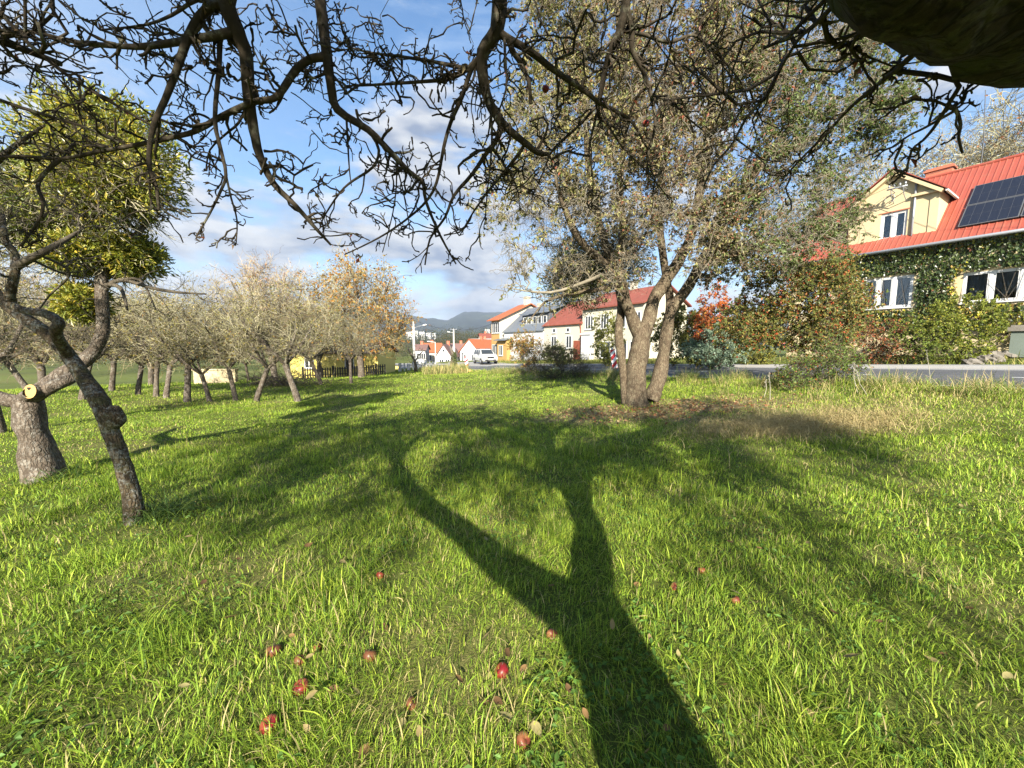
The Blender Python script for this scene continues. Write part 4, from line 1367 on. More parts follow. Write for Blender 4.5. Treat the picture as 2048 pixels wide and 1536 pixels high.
    leaf_on(a2[keep], 140000, g, None, .074, ml, hang=.55, colfn=colour, wr=.5, fold=.35)
    ml.build('leaves', M['leaf'], root, cols=True, loc=b)
    mistletoe(Z(1150, 555, 1.6), (.95, .6, .95), 9000, 'dark mistletoe clump hanging behind the left stem of the pear tree', pal=MISTDARK, leaf=.075, seed=7)
    mistletoe(Z(1215, 520, 1.4), (1.2, .7, .85), 9000, 'dark mistletoe clump between the middle stems of the pear tree', pal=MISTDARK, leaf=.075, seed=8)


pear_tree()


# ------------------------------------------------------------------ shrubs
def shrub(name, label, base, targets, r0, n_stem, leaves, pal, lsize, twig='twig_dark', cat='shrub', seed=1, k1=6, colfn=None, group=None, tr=(.004, .007), k2=4):
    g = np.random.default_rng(seed)
    base = np.asarray(base, float)
    root = empty(name, base, label, cat, group)
    sk = Skel()
    sk.line([base - [0, 0, .05], base + [0, 0, .06]], rad=[r0 * 1.3, r0])
    sk.fill(targets, n=5, wob=.25, g=g, lift=.08)
    r = sk.radii(.006, .40, r0)
    m = Mesh(); sk.mesh(m, r, big=.012, sides=6)
    P, rr = branch_arrays(sk, r, .1)
    p, d, _, rd = spawn(P, rr, k1, (.25, 1), (.4, 1.3), (1, 1), .6, g, .15)
    a, b = twigs(p, d, g.uniform(.2, .6, len(p)), np.clip(rd, *tr), 5, .4, g, 0, .6)
    m.tubes(a, b, 3)
    p, d, L, rd = spawn(a, b, k2, (.2, 1), (.4, 1.2), (.3, .6), .8, g, .1)
    a2, b2 = twigs(p, d, L, np.clip(rd, tr[0] * .7, tr[1] * .7), 4, .35, g, 0, .7)
    m.tubes(a2, b2, 3)
    m.build('stems', M[twig], root, smooth=True, loc=base)
    if leaves:
        ml = Mesh(); leaf_on(a2, leaves, g, pal, lsize, ml, hang=.25, colfn=colfn)
        ml.build('leaves', M['leaf'], root, cols=True, loc=base)
    return root


def box_targets(pts, Y, dY, n, g):
    S = poly_sample(pts, n, g)
    return np.array([at(px, py, Y + g.uniform(-dY, dY)) for px, py in S])


def shrubs():
    g = np.random.default_rng(600)
    AUT = [(4, (.15, .16, .04)), (2.5, (.09, .12, .03)), (2, (.26, .22, .06)), (.9, (.34, .07, .03)), (.8, (.34, .17, .05))]
    Yh = 11.5
    b = at(1560, 752, Yh); b[2] = hgt(b[0], b[1])
    shrub('hawthorn_bush', 'tall autumn hawthorn bush with olive and red leaves between pear tree and house', b,
          box_targets([(1480, 600), (1530, 540), (1600, 505), (1690, 500), (1735, 560), (1720, 640), (1700, 700), (1640, 715), (1560, 700), (1470, 690), (1430, 650)], Yh, 1.0, 170, g), .035, 5, 32000, AUT, .072, seed=61, k1=8)
    b = at(1640, 770, 10.2); b[2] = hgt(b[0], b[1])
    shrub('bramble_bush', 'low green bramble sprawling at the roadside under the hawthorn bush', b,
          box_targets([(1560, 760), (1620, 690), (1690, 690), (1720, 740), (1690, 785), (1580, 790)], 10.2, .5, 60, g), .015, 5, 4200, [(4, (.11, .17, .03)), (2, (.16, .2, .05)), (.6, (.3, .12, .04))], .055, seed=62)
    # brush heap / bare shrub in front of the road, left of the pear
    p = gpx(1110, 758)
    shrub('bare_shrub', 'low dark tangled bare shrub in front of the road, left of the pear tree', p,
          box_targets([(1040, 745), (1050, 700), (1110, 690), (1170, 715), (1180, 750), (1110, 765)], p[1], .9, 120, g), .02, 5, 1900, [(2, (.14, .13, .04)), (2, (.12, .08, .05))], .05, seed=63, k1=8)
    for px, py, Y, top, hw, pal, lab, nm, n in [
        (1050, 722, 33, 655, 34, [(3, (.30, .19, .05)), (2, (.22, .2, .05)), (1, (.34, .13, .04))], 'round garden bush turning orange before the grey-roofed house', 'garden_bush', 3600),
        (1115, 722, 31, 690, 44, [(3, (.10, .13, .03)), (2, (.16, .17, .04))], 'low green garden bush before the white house with the red roof', 'garden_bush', 3200),
        (1213, 728, 28, 622, 40, [(3, (.22, .22, .04)), (2, (.15, .17, .04))], 'tall yellow-green garden bush beside the pale house wall, left of the pear trunk', 'garden_bush', 4200),
        (1345, 728, 24, 622, 62, [(3, (.16, .17, .03)), (1, (.24, .2, .05))], 'yellow-green garden bush across the road behind the pear tree stems', 'garden_bush', 4200),
        (1392, 728, 21.5, 585, 62, [(3, (.13, .14, .03)), (2, (.19, .18, .04)), (1, (.09, .11, .03))], 'olive garden bush across the road just right of the right pear stem', 'garden_bush', 6500),
        (1425, 728, 20.8, 572, 46, [(4, (.42, .13, .03)), (2, (.32, .06, .03)), (1, (.4, .22, .05))], 'bright orange-red garden bush across the road right of the pear tree', 'smoke_bush', 4200),
        (1425, 730, 19.8, 655, 66, [(3, (.20, .27, .19)), (2, (.14, .2, .13))], 'silvery grey-green bush beside the pavement behind the pear tree', 'silver_bush', 4600),
        (1520, 728, 20.5, 610, 62, [(3, (.15, .16, .03)), (2, (.22, .20, .04)), (1, (.1, .12, .03))], 'dense olive garden bush behind the hawthorn across the road', 'garden_bush', 5200),
        (1760, 720, 17.4, 632, 40, [(2, (.30, .09, .04)), (2, (.20, .13, .05)), (1, (.12, .14, .04))], 'reddish garden bush below the left ground-floor window', 'garden_bush', 4000),
        (1835, 722, 16.6, 640, 48, [(4, (.13, .18, .03)), (2, (.20, .22, .04))], 'green garden bush right of the reddish one below the windows', 'garden_bush', 5200),
        (1925, 722, 16.0, 588, 76, [(4, (.20, .23, .035)), (2, (.13, .17, .03)), (1.2, (.30, .28, .05))], 'large bright yellow-green bush between the two ground-floor windows', 'forsythia_bush', 10500),
        (2040, 705, 16.8, 612, 50, [(3, (.17, .16, .04)), (2, (.1, .12, .03)), (1, (.3, .2, .05))], 'trimmed autumn hedge plant under the right window beside the gate post', 'garden_bush', 3200)]:
        bpos = at(px, py, Y); bpos[2] = float(hgt(bpos[0], bpos[1]))
        topz = at(px, top, Y)[2]
        w = hw / F * Y
        gg = np.random.default_rng(int(px * 3 + top))
        u = unit(gg.normal(size=(46, 3))) * (gg.random((46, 1)) ** .33)
        hh = topz - bpos[2]
        T = bpos + [0, 0, hh * .52] + u * [w, min(w, .9), hh * .46]
        shrub(nm, lab, bpos, T, .03, 4, n, pal, .085 if Y < 19 else .12, seed=px, k1=6, tr=(.005, .009))


shrubs()

# ------------------------------------------------------------------ houses
EYEZ = np.array([0, 0, 1.])
AX = np.array([U, N, EYEZ])           # local frame of the street: along, inward, up


def bx(m, s0, s1, d0, d1, z0, z1):
    c = E0 + U * (s0 + s1) / 2 + N * (d0 + d1) / 2
    m.box([c[0], c[1], (z0 + z1) / 2], abs(s1 - s0), abs(d1 - d0), z1 - z0, AX)


def wall_holes(m, s0, s1, d0, d1, z0, z1, holes):
    """front wall with real window openings: holes = (sa, sb, za, zb)"""
    ss = sorted({s0, s1, *[h[0] for h in holes], *[h[1] for h in holes]})
    for a, b in zip(ss[:-1], ss[1:]):
        mid = (a + b) / 2
        zz = [z0]
        for h in sorted(holes, key=lambda h: h[2]):
            if h[0] < mid < h[1]: zz += [h[2], h[3]]
        zz.append(z1)
        for k in range(0, len(zz), 2):
            if zz[k + 1] > zz[k]: bx(m, a, b, d0, d1, zz[k], zz[k + 1])


def window(parent, s0, s1, z0, z1, d, splits, loc, label=None, blind=False, curtain=True, depth=.10):
    """casement: frame + mullions, glass, sill, curtain hung behind; front face at inward offset d"""
    f = Mesh(); t = .075
    bx(f, s0, s0 + t, d, d + depth, z0, z1); bx(f, s1 - t, s1, d, d + depth, z0, z1)
    bx(f, s0 + t, s1 - t, d, d + depth, z1 - t, z1); bx(f, s0 + t, s1 - t, d, d + depth, z0, z0 + t)
    edges = [s0 + t] + [s0 + (s1 - s0) * q for q in splits] + [s1 - t]
    for q in splits:
        c = s0 + (s1 - s0) * q
        bx(f, c - .07, c + .07, d, d + depth, z0 + t, z1 - t)
    for a, b in zip(edges[:-1], edges[1:]):      # sash frames, set back a little
        a2, b2 = a + (.07 if a != edges[0] else 0), b - (.07 if b != edges[-1] else 0)
        w = .045
        bx(f, a2, a2 + w, d + .012, d + .07, z0 + t, z1 - t); bx(f, b2 - w, b2, d + .012, d + .07, z0 + t, z1 - t)
        bx(f, a2 + w, b2 - w, d + .012, d + .07, z1 - t - w, z1 - t); bx(f, a2 + w, b2 - w, d + .012, d + .07, z0 + t, z0 + t + w)
    fo = f.build('window', M['white'], parent, loc=loc)
    g_ = Mesh(); bx(g_, s0 + t + .01, s1 - t - .01, d + .035, d + .045, z0 + t + .01, z1 - t - .01)
    g_.build('pane', M['glass'], fo, loc=(0, 0, 0)) if False else None
    gl = g_.build('pane', M['glass'], fo, loc=loc)
    si = Mesh(); bx(si, s0 - .06, s1 + .06, d - .10, d + .02, z0 - .05, z0 - .003)
    si.build('sill', M['white'], fo, loc=loc)
    if curtain:
        c = Mesh()
        n = int((s1 - s0) * 28)
        ss = np.linspace(s0 + t, s1 - t, n)
        dd = d + .22 + .025 * np.sin(ss * 34) + .012 * np.sin(ss * 71 + 1)
        zb = z0 + (z1 - z0) * (.22 + .05 * np.sin(ss * 9))
        lo = np.stack([E0[0] + U[0] * ss + N[0] * dd, E0[1] + U[1] * ss + N[1] * dd, zb], -1)
        hi = lo.copy(); hi[:, 2] = z1 - t
        i = np.arange(n - 1)
        c.add(np.concatenate([lo, hi]), np.stack([i, i + 1, n + i + 1, n + i], -1))
        c.build('curtain', M['curtain'], fo, smooth=True, loc=loc)
    if blind:
        b = Mesh(); bx(b, s0 + t + .003, s0 + (s1 - s0) * splits[0] - .08, d + .015, d + .03, z1 - t - (z1 - z0) * .24, z1 - t - .003)
        b.build('roller_blind', M['white'], fo, loc=loc)
    return fo


def sheet_roof(m, s0, s1, low, high, step=.22, rib=.022, thick=.03):
    """profiled metal roof plane between the lower and upper edge: (d, z) pairs"""
    (dl, zl), (dh, zh) = low, high
    L = math.hypot(dh - dl, zh - zl)
    nrm = np.array([-(zh - zl) / L, (dh - dl) / L])   # (d, z) outward up
    ss, hh = [], []
    s = s0
    while s < s1 - 1e-6:
        for a, h in ((0, 0), (.70, 0), (.78, rib), (.92, rib)):
            q = s + step * a
            if q < s1: ss.append(q); hh.append(h)
        s += step
    ss.append(s1); hh.append(0)
    ss, hh = np.array(ss), np.array(hh)
    rows = []
    for (d, z) in (low, high):
        for off in (0.0, -thick):
            dd = d + nrm[0] * ((hh if off == 0 else 0 * hh) + off); zz = z + nrm[1] * ((hh if off == 0 else 0 * hh) + off)
            rows.append(np.stack([E0[0] + U[0] * ss + N[0] * dd, E0[1] + U[1] * ss + N[1] * dd, zz], -1))
    n = len(ss); i = np.arange(n - 1)
    lt, lb, ht, hb = 0, n, 2 * n, 3 * n
    q = [np.stack([lt + i, lt + i + 1, ht + i + 1, ht + i], -1), np.stack([lb + i, hb + i, hb + i + 1, lb + i + 1], -1), np.stack([lt + i, lb + i, lb + i + 1, lt + i + 1], -1), np.stack([ht + i, ht + i + 1, hb + i + 1, hb + i], -1)]
    q.append(np.array([[0, 2 * n, 3 * n, n], [n - 1, 2 * n - 1, 4 * n - 1, 3 * n - 1]]))
    m.add(np.concatenate(rows), np.concatenate(q))


def S3(s, d, z):
    return W3(s, d, z)


def big_house():
    S0, S1, WD, BZ, EZ = -5.5, 8.6, .45, .6, 6.34
    D, RZ = 4.55, 10.66
    loc = S3(1.5, 4, .9)
    root = empty('house', loc, 'cream house with red metal roof, gabled dormer, solar panels and ivy, right edge', 'house')
    holes = [(3.28, 5.18, 3.45, 5.02), (-.95, 1.66, 3.45, 4.82), (6.6, 8.0, 3.45, 4.9)]
    m = Mesh()
    wall_holes(m, S0, S1, WD, WD + .35, BZ, EZ - .05, holes)
    bx(m, S1 - .35, S1, WD + .35, 8.4, BZ, EZ - .05)
    bx(m, S0, S0 + .35, WD + .35, 8.4, BZ, EZ - .05)
    bx(m, S0, S1, 8.4, 8.7, BZ, EZ - .05)
    for se in (S1 - .35, S0):                    # gable ends
        a = [S3(se, WD + .02, EZ - .05), S3(se, D, RZ - .12), S3(se, 8.65, EZ - .05)]
        m.prism(a, np.zeros(3), U * .35)
    m.build('wall', M['wall_cream'], root, loc=loc)
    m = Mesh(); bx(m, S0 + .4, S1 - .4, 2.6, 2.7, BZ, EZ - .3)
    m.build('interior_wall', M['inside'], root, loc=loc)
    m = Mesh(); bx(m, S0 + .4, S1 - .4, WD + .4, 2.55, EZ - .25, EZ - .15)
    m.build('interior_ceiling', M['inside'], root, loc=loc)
    window(root, *holes[0], WD + .02, [.37, .68], loc)
    window(root, *holes[1], WD + .02, [.36, .68], loc, blind=False)
    window(root, *holes[2], WD + .02, [.5], loc)
    # roller box over the first window
    # main roof
    m = Mesh()
    sheet_roof(m, S0 - .4, S1 + .35, (0.0, EZ), (D, RZ))
    sheet_roof(m, S0 - .4, S1 + .35, (9.1, EZ), (D + .004, RZ))
    rf = m.build('roof', M['roof_red'], root, loc=loc)
    m = Mesh(); m.tube([S3(S0 - .45, D, RZ + .02), S3(S1 + .4, D, RZ + .02)], .08, 10, caps=True)
    m.build('ridge_cap', M['roof_red'], rf, loc=loc)
    m = Mesh()
    m.tube([S3(S0 - .4, -.07, EZ - .07), S3(S1 + .35, -.07, EZ - .07)], .075, 10, caps=True)
    m.build('gutter', M['metal_grey'], root, smooth=True, loc=loc)
    m = Mesh(); bx(m, S0 - .3, S1 + .25, .02, WD - .003, EZ - .12, EZ - .055)
    m.build('soffit', M['white'], root, loc=loc)
    # chimney
    m = Mesh(); bx(m, 3.2, 4.2, 4.75, 5.35, 9.8, 11.05); bx(m, 3.12, 4.28, 4.68, 5.42, 11.05, 11.15); bx(m, 3.2, 4.2, 4.75, 5.35, 11.15, 11.22)
    m.build('chimney', M['brick'], rf, loc=loc)
    # dormer with its gable
    GD, g0, g1, gz0, ge = .72, 2.75, 6.12, 6.55, 8.92
    ga = (g0 + g1) / 2; gz = 10.42
    m = Mesh()
    dwin = (3.80, 4.80, 6.98, 8.32)
    wall_holes(m, g0, g1, GD, GD + .25, gz0, ge, [dwin])
    bx(m, g0, g0 + .25, GD + .25, 3.2, gz0, ge); bx(m, g1 - .25, g1, GD + .25, 3.2, gz0, ge)
    m.prism([S3(g0 + .02, GD, ge), S3(ga, GD, gz - .10), S3(g1 - .02, GD, ge)], np.zeros(3), N * .25)
    # pilaster strip and cornice returns
    bx(m, g0 - .002, g0 + .30, GD - .03, GD - .002, gz0, ge - .12)
    bx(m, g0 - .10, g0 + .95, GD - .16, GD - .004, ge - .10, ge + .02)
    bx(m, g1 - .95, g1 + .10, GD - .16, GD - .004, ge - .10, ge + .02)
    dm = m.build('dormer', M['wall_cream'], root, loc=loc)
    m = Mesh()                                     # raking mouldings under the roof edge
    for sa, sb in ((g0 - .18, ga), (g1 + .18, ga)):
        a, b = S3(sa, GD - .14, ge - .06), S3(sb, GD - .14, gz - .08)
        dirv = unit(b - a); upv = unit(np.cross(dirv, N)); upv = upv if upv[2] > 0 else -upv
        m.box((a + b) / 2 - upv * .10, np.linalg.norm(b - a), .26, .14, np.array([dirv, N, upv]))
    m.build('bargeboard', M['wall_cream'], dm, loc=loc)
    m = Mesh()
    for sa in (g0 - .30, g1 + .30):
        zz = ge - .12
        P = [S3(sa, GD - .28, zz), S3(ga, GD - .28, gz), S3(ga, 4.3, gz), S3(sa, 2.6, zz)]
        off = np.array([0, 0, .05])
        v = [p for p in P] + [p + off for p in P]
        m.add(v, [[0, 1, 2, 3], [4, 7, 6, 5], [0, 4, 5, 1], [1, 5, 6, 2], [2, 6, 7, 3], [3, 7, 4, 0]])
    m.build('dormer_roof', M['roof_red'], dm, loc=loc)
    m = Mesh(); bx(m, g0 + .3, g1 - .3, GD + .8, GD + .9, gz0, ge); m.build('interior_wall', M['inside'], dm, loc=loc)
    m = Mesh(); bx(m, g0 - .30, g0 - .22, GD - .25, 2.6, ge - .19, ge - .10); m.build('gutter', M['white'], dm, loc=loc)
    wd = window(root, *dwin, GD + .05, [.5], loc, curtain=False, depth=.09)
    m = Mesh(); bx(m, dwin[0] - .09, dwin[1] + .09, GD - .02, GD + .005, dwin[3] + .003, dwin[3] + .05); m.build('lintel', M['brick'], wd, loc=loc)
    # rain pipe on the gable
    m = Mesh(); m.tube([S3(3.58, GD - .06, 9.55), S3(3.58, GD - .06, 6.72)], .045, 8, caps=True)
    m.build('rain_pipe', M['metal_grey'], root, smooth=True, loc=loc)
    # wire bracket with insulators and a curled iron stay
    m = Mesh()
    bs0, bs1, bd = 3.75, 4.5, GD - .65
    m.tube([S3(bs0, bd, 9.30), S3(bs1, bd, 9.30)], .035, 6, caps=True)
    for q in np.linspace(bs0 + .08, bs1 - .08, 4):
        m.tube([S3(q, bd, 9.30), S3(q, bd, 9.40)], .012, 6, caps=True)
        m.tube([S3(q, bd, 9.38), S3(q, bd, 9.41), S3(q, bd, 9.47), S3(q, bd, 9.5)], [.03, .045, .04, .02], 8, caps=True)
    for q in (bs0 + .15, bs1 - .15):
        m.tube([S3(q, bd, 9.28), S3(q, GD - .002, 9.28)], .02, 6)
        m.tube([S3(q, bd, 9.27), S3(q, bd + .2, 8.95), S3(q, GD - .01, 8.75)], .018, 6)
    th = np.linspace(0, 2.6 * pi, 26)
    m.tube([S3(4.45 + (.26 - .016 * i) * cos(a), GD - .05, 8.98 + (.26 - .016 * i * .55) * sin(a)) for i, a in enumerate(th[:17])], .018, 6)
    m.build('wire_bracket', M['metal_grey'], root, smooth=True, loc=loc)
    # solar array on the roof: frame and cells of every module
    rdir = unit(np.array([0, D, RZ - EZ])); L = math.hypot(D, RZ - EZ)
    rd3 = unit(N * D + EYEZ * (RZ - EZ)); rn = unit(np.cross(U, rd3)); rn = rn if rn[2] > 0 else -rn
    origin = S3(0, 0, EZ) + rn * .10
    pr = empty('solar_array', S3(.5, 2, 8.2) + rn * .1, 'dark solar panel array mounted on the red metal roof', 'solar panels')
    def rp(s, q): return origin + U * s + rd3 * q
    for col in range(4):
        for rowk in range(2):
            sa = 2.05 - (col + 1) * 1.76; qa = .78 + rowk * 1.70
            fr = Mesh(); ce = Mesh()
            c = rp(sa + .87, qa + .83)
            fr.box(c, 1.72, 1.66, .035, np.array([U, rd3, rn]))
            fo = fr.build('panel', M['panel_frame'], pr, loc=pr.location)
            for i in range(6):
                for j in range(2):
                    ce.box(rp(sa + .04 + (i + .5) * .276, qa + .035 + (j + .5) * .795) + rn * .019, .266, .782, .006, np.array([U, rd3, rn]))
            ce.build('cells', M['cells'], fo, loc=pr.location)
    ra = Mesh()
    for q in (.95, 2.0, 2.7, 3.8):
        a, b = rp(-5.0, q) - rn * .045, rp(2.0, q) - rn * .045
        ra.box((a + b) / 2, 7.0, .05, .05, np.array([U, rd3, rn]))
    ra.build('mounting_rail', M['metal_grey'], pr, loc=pr.location)
    # mast behind the ridge
    mb = S3(6.2 - 3.0, 8.0, 6.0)
    p = at(1963, 320, S3(2.2, 6.0, 0)[1])
    m = Mesh(); m.tube([(p[0], p[1], 8.5), (p[0], p[1], p[2] + 1), at(1971, 180, p[1])], [.03, .025, .015], 6)
    o = m.build('antenna_mast', M['metal_dark'], smooth=True, loc=(p[0], p[1], 8.5))
    tag(o, 'thin tall antenna mast rising behind the red roof at the right', 'mast')
    # ivy: leaves over the front wall, thin round the windows
    g = np.random.default_rng(77)
    n = 26000
    s = g.uniform(S0, 7.6, n); z = g.uniform(2.2, 6.28, n)
    w = .5 + .5 * (vn(s, z, 1.1, 71) - .5) * 2
    keep = np.ones(n, bool)
    for h in holes:
        padl = .06 + .18 * vn(s, z, 2.5, 72)
        keep &= ~((s > h[0] - padl) & (s < h[1] + padl) & (z > h[2] - .10) & (z < h[3] + .06 + .15 * vn(s, z, 3, 73)))
    keep &= ~((s > 5.3) & (z < 5.0 + .5 * vn(s, z, 1.5, 75)) & (vn(s, z, 1.2, 76) > .3))
    keep &= (z > 2.6) | (vn(s, z, 1.5, 74) > .4)
    s, z = s[keep], z[keep]; n = len(s)
    d_ = WD - .02 - g.random(n) * (.10 + .22 * vn(s, z, 1.6, 78)) - .18 * sstep(5.75, 6.25, z)
    p = np.stack([E0[0] + U[0] * s + N[0] * d_, E0[1] + U[1] * s + N[1] * d_, z], -1)
    col = np.where((g.random(n) < .62)[:, None], [.035, .058, .014], [.075, .10, .024])
    yel = np.exp(-((s - 1.78) / .18) ** 2) * (z < 5.3) + np.exp(-((s - 5.35) / .22) ** 2) * (z < 5.2) + .55 * (z < 3.4) + .35 * sstep(5.7, 6.2, z)
    y = g.random(n) < yel * .75
    col = np.where(y[:, None], np.where((g.random(n) < .7)[:, None], [.34, .32, .04], [.32, .20, .05]), col)
    col = np.where(((g.random(n) < .012))[:, None], [.20, .08, .04], col)
    col = col * (.7 + .6 * g.random((n, 1)))
    nrm = unit(-N + g.normal(size=(n, 3)) * .55 + [0, 0, .25]); td = unit(g.normal(size=(n, 3)) * .5 - [0, 0, 1.0])
    sz = .115 * (.6 + .8 * g.random(n))
    ml = Mesh(); ml.leaves(p, nrm, td, sz, sz * .8, col, .15)
    c = S3(2, WD, 4)
    iv = empty('ivy', c, 'dark green climbing ivy with yellow edges covering the front of the red-roofed house', 'ivy')
    ml.build('leaves', M['leaf_waxy'], iv, cols=True, loc=c)
    st = Mesh()
    k = 90
    P, r = twigs(np.stack([E0[0] + U[0] * (q := g.uniform(-4, 6.5, k)) + N[0] * (WD - .03), E0[1] + U[1] * q + N[1] * (WD - .03), g.uniform(1.2, 3.2, k)], -1), np.tile([0, 0, 1.], (k, 1)) + U * g.normal(size=(k, 1)) * .3, g.uniform(1, 3, k), np.full(k, .012), 6, .0, g)
    st.tubes(P, r, 4)
    st.build('stems', M['twig_dark'], iv, loc=c)


def cells_mat():
    m, t = new_mat('solar_cells')
    finish(t, t.n('ShaderNodeBsdfPrincipled', {'Base Color': (.012, .014, .022, 1), 'Roughness': .25, 'Specular IOR Level': .45}).outputs[0])
    return m


M['cells'] = cells_mat()
big_house()


class HB:
    """a small house in its own frame: front along u, inward along n, base corner o"""
    def __init__(s, name, label, o, ang, cat='house'):
        s.u = np.array([cos(ang), sin(ang), 0]); s.n = np.array([-sin(ang), cos(ang), 0])
        s.o = np.asarray(o, float); s.ax = np.array([s.u, s.n, EYEZ])
        s.root = empty(name, s.o, label, cat, 'houses along the road and in the valley')

    def p(s, a, b, z): return s.o + s.u * a + s.n * b + EYEZ * z

    def box(s, m, a0, a1, b0, b1, z0, z1): m.box(s.p((a0 + a1) / 2, (b0 + b1) / 2, (z0 + z1) / 2), a1 - a0, b1 - b0, z1 - z0, s.ax)

    def walls(s, w, dp, h, mat, base=-1.5):
        m = Mesh(); s.box(m, 0, w, 0, dp, base, h)
        return m.build('wall', M[mat], s.root, loc=s.o)

    def gable(s, w, dp, h, rise, mat, wallmat, along='u', over=.3, thick=.12):
        """pitched roof; ridge along u or along n, with gable walls"""
        gs, r_ = [], Mesh()
        if along == 'u':
            for a in (0.0, w - .25):
                g_ = Mesh(); gs.append(g_); g_.prism([s.p(a, .02, h), s.p(a, dp / 2, h + rise), s.p(a, dp - .02, h)], np.zeros(3), s.u * .25)
            k = rise / (dp / 2)
            for sg in (0, 1):
                e0, e1 = (-over, dp / 2) if sg == 0 else (dp + over, dp / 2)
                za, zb = h - over * k + .03, h + rise + .03
                P = [s.p(-over, e0, za), s.p(w + over, e0, za), s.p(w + over, e1, zb), s.p(-over, e1, zb)]
                r_.add(P + [q + EYEZ * thick for q in P], [[0, 1, 2, 3], [4, 7, 6, 5], [0, 4, 5, 1], [1, 5, 6, 2], [2, 6, 7, 3], [3, 7, 4, 0]])
        else:
            for b in (0.0, dp - .25):
                g_ = Mesh(); gs.append(g_); g_.prism([s.p(.02, b, h), s.p(w / 2, b, h + rise), s.p(w - .02, b, h)], np.zeros(3), s.n * .25)
            k = rise / (w / 2)
            for sg in (0, 1):
                e0, e1 = (-over, w / 2) if sg == 0 else (w + over, w / 2)
                za, zb = h - over * k + .03, h + rise + .03
                P = [s.p(e0, -over, za), s.p(e0, dp + over, za), s.p(e1, dp + over, zb), s.p(e1, -over, zb)]
                r_.add(P + [q + EYEZ * thick for q in P], [[0, 1, 2, 3], [4, 7, 6, 5], [0, 4, 5, 1], [1, 5, 6, 2], [2, 6, 7, 3], [3, 7, 4, 0]])
        for g_ in gs: g_.build('gable', M[wallmat], s.root, loc=s.o)
        return r_.build('roof', M[mat], s.root, loc=s.o)

    def win(s, a, z, w=.9, h=1.2, face='front', splits=1, b=0.0, frame='white', parent=None):
        f, g_ = Mesh(), Mesh()
        t = .08
        def B(m, a0, a1, o0, o1, z0, z1):
            if face == 'front': s.box(m, a0, a1, b - o1, b - o0, z0, z1)
            elif face == 'left': s.box(m, -o1, -o0, a0, a1, z0, z1)
            else: s.box(m, b + o0, b + o1, a0, a1, z0, z1)
        B(f, a, a + t, .003, .06, z, z + h); B(f, a + w - t, a + w, .003, .06, z, z + h)
        B(f, a + t, a + w - t, .003, .06, z + h - t, z + h); B(f, a + t, a + w - t, .003, .06, z, z + t)
        for k in range(splits):
            c = a + w * (k + 1) / (splits + 1)
            B(f, c - .04, c + .04, .003, .05, z + t, z + h - t)
        B(f, a - .06, a + w + .06, .003, .12, z - .06, z - .003)
        fo = f.build('window', M[frame], parent or s.root, loc=s.o)
        B(g_, a + t, a + w - t, .005, .025, z + t, z + h - t)
        g_.build('pane', M['darkglass'], fo, loc=s.o)

    def chim(s, roof, a, b, z0, z1, w=.5, mat='wall_pale'):
        m = Mesh(); s.box(m, a - w / 2, a + w / 2, b - w / 2, b + w / 2, z0, z1); s.box(m, a - w / 2 - .05, a + w / 2 + .05, b - w / 2 - .05, b + w / 2 + .05, z1, z1 + .1)
        m.build('chimney', M[mat], roof, loc=s.o)

    def door(s, a, z0, w, h, mat, face='front', b=0.0):
        m = Mesh()
        s.box(m, a, a + w, b - .05, b - .003, z0, z0 + h)
        for k in (0, 1):
            s.box(m, a + .12 + k * w * .45, a + w * .45 + k * w * .45, b - .07, b - .052, z0 + h * .5, z0 + h * .92)
        d = m.build('door', M[mat], s.root, loc=s.o)
        h_ = Mesh(); s.box(h_, a + w - .14, a + w - .10, b - .12, b - .053, z0 + 1.0, z0 + 1.12); h_.build('handle', M['metal_dark'], d, loc=s.o)

    def gut(s, w, z, over=.3, pipe=None):
        m = Mesh(); m.tube([s.p(-over, -over - .05, z), s.p(w + over, -over - .05, z)], .06, 8, caps=True)
        if pipe is not None: m.tube([s.p(pipe, -over - .03, z), s.p(pipe, -.07, z - .5), s.p(pipe, -.07, -1)], .05, 8)
        m.build('gutter', M['door_red'], s.root, loc=s.o)


ANG = math.atan2(-U[1], -U[0])        # fronts run toward the viewer's right; inward is to the right of the street


def on_line(px, d):
    """point on the street line offset d where the photo column px crosses it; returns s"""
    r = ray(px, 690); k = r[0] / r[1]
    o = E0 + N * d
    return (o[0] - k * o[1]) / (k * U[1] - U[0])


def zpx(s, d, py, px=None):
    p = E0 + U * s + N * d
    r = ray(px if px else 1024, py)
    return EYE + r[2] / r[1] * p[1]


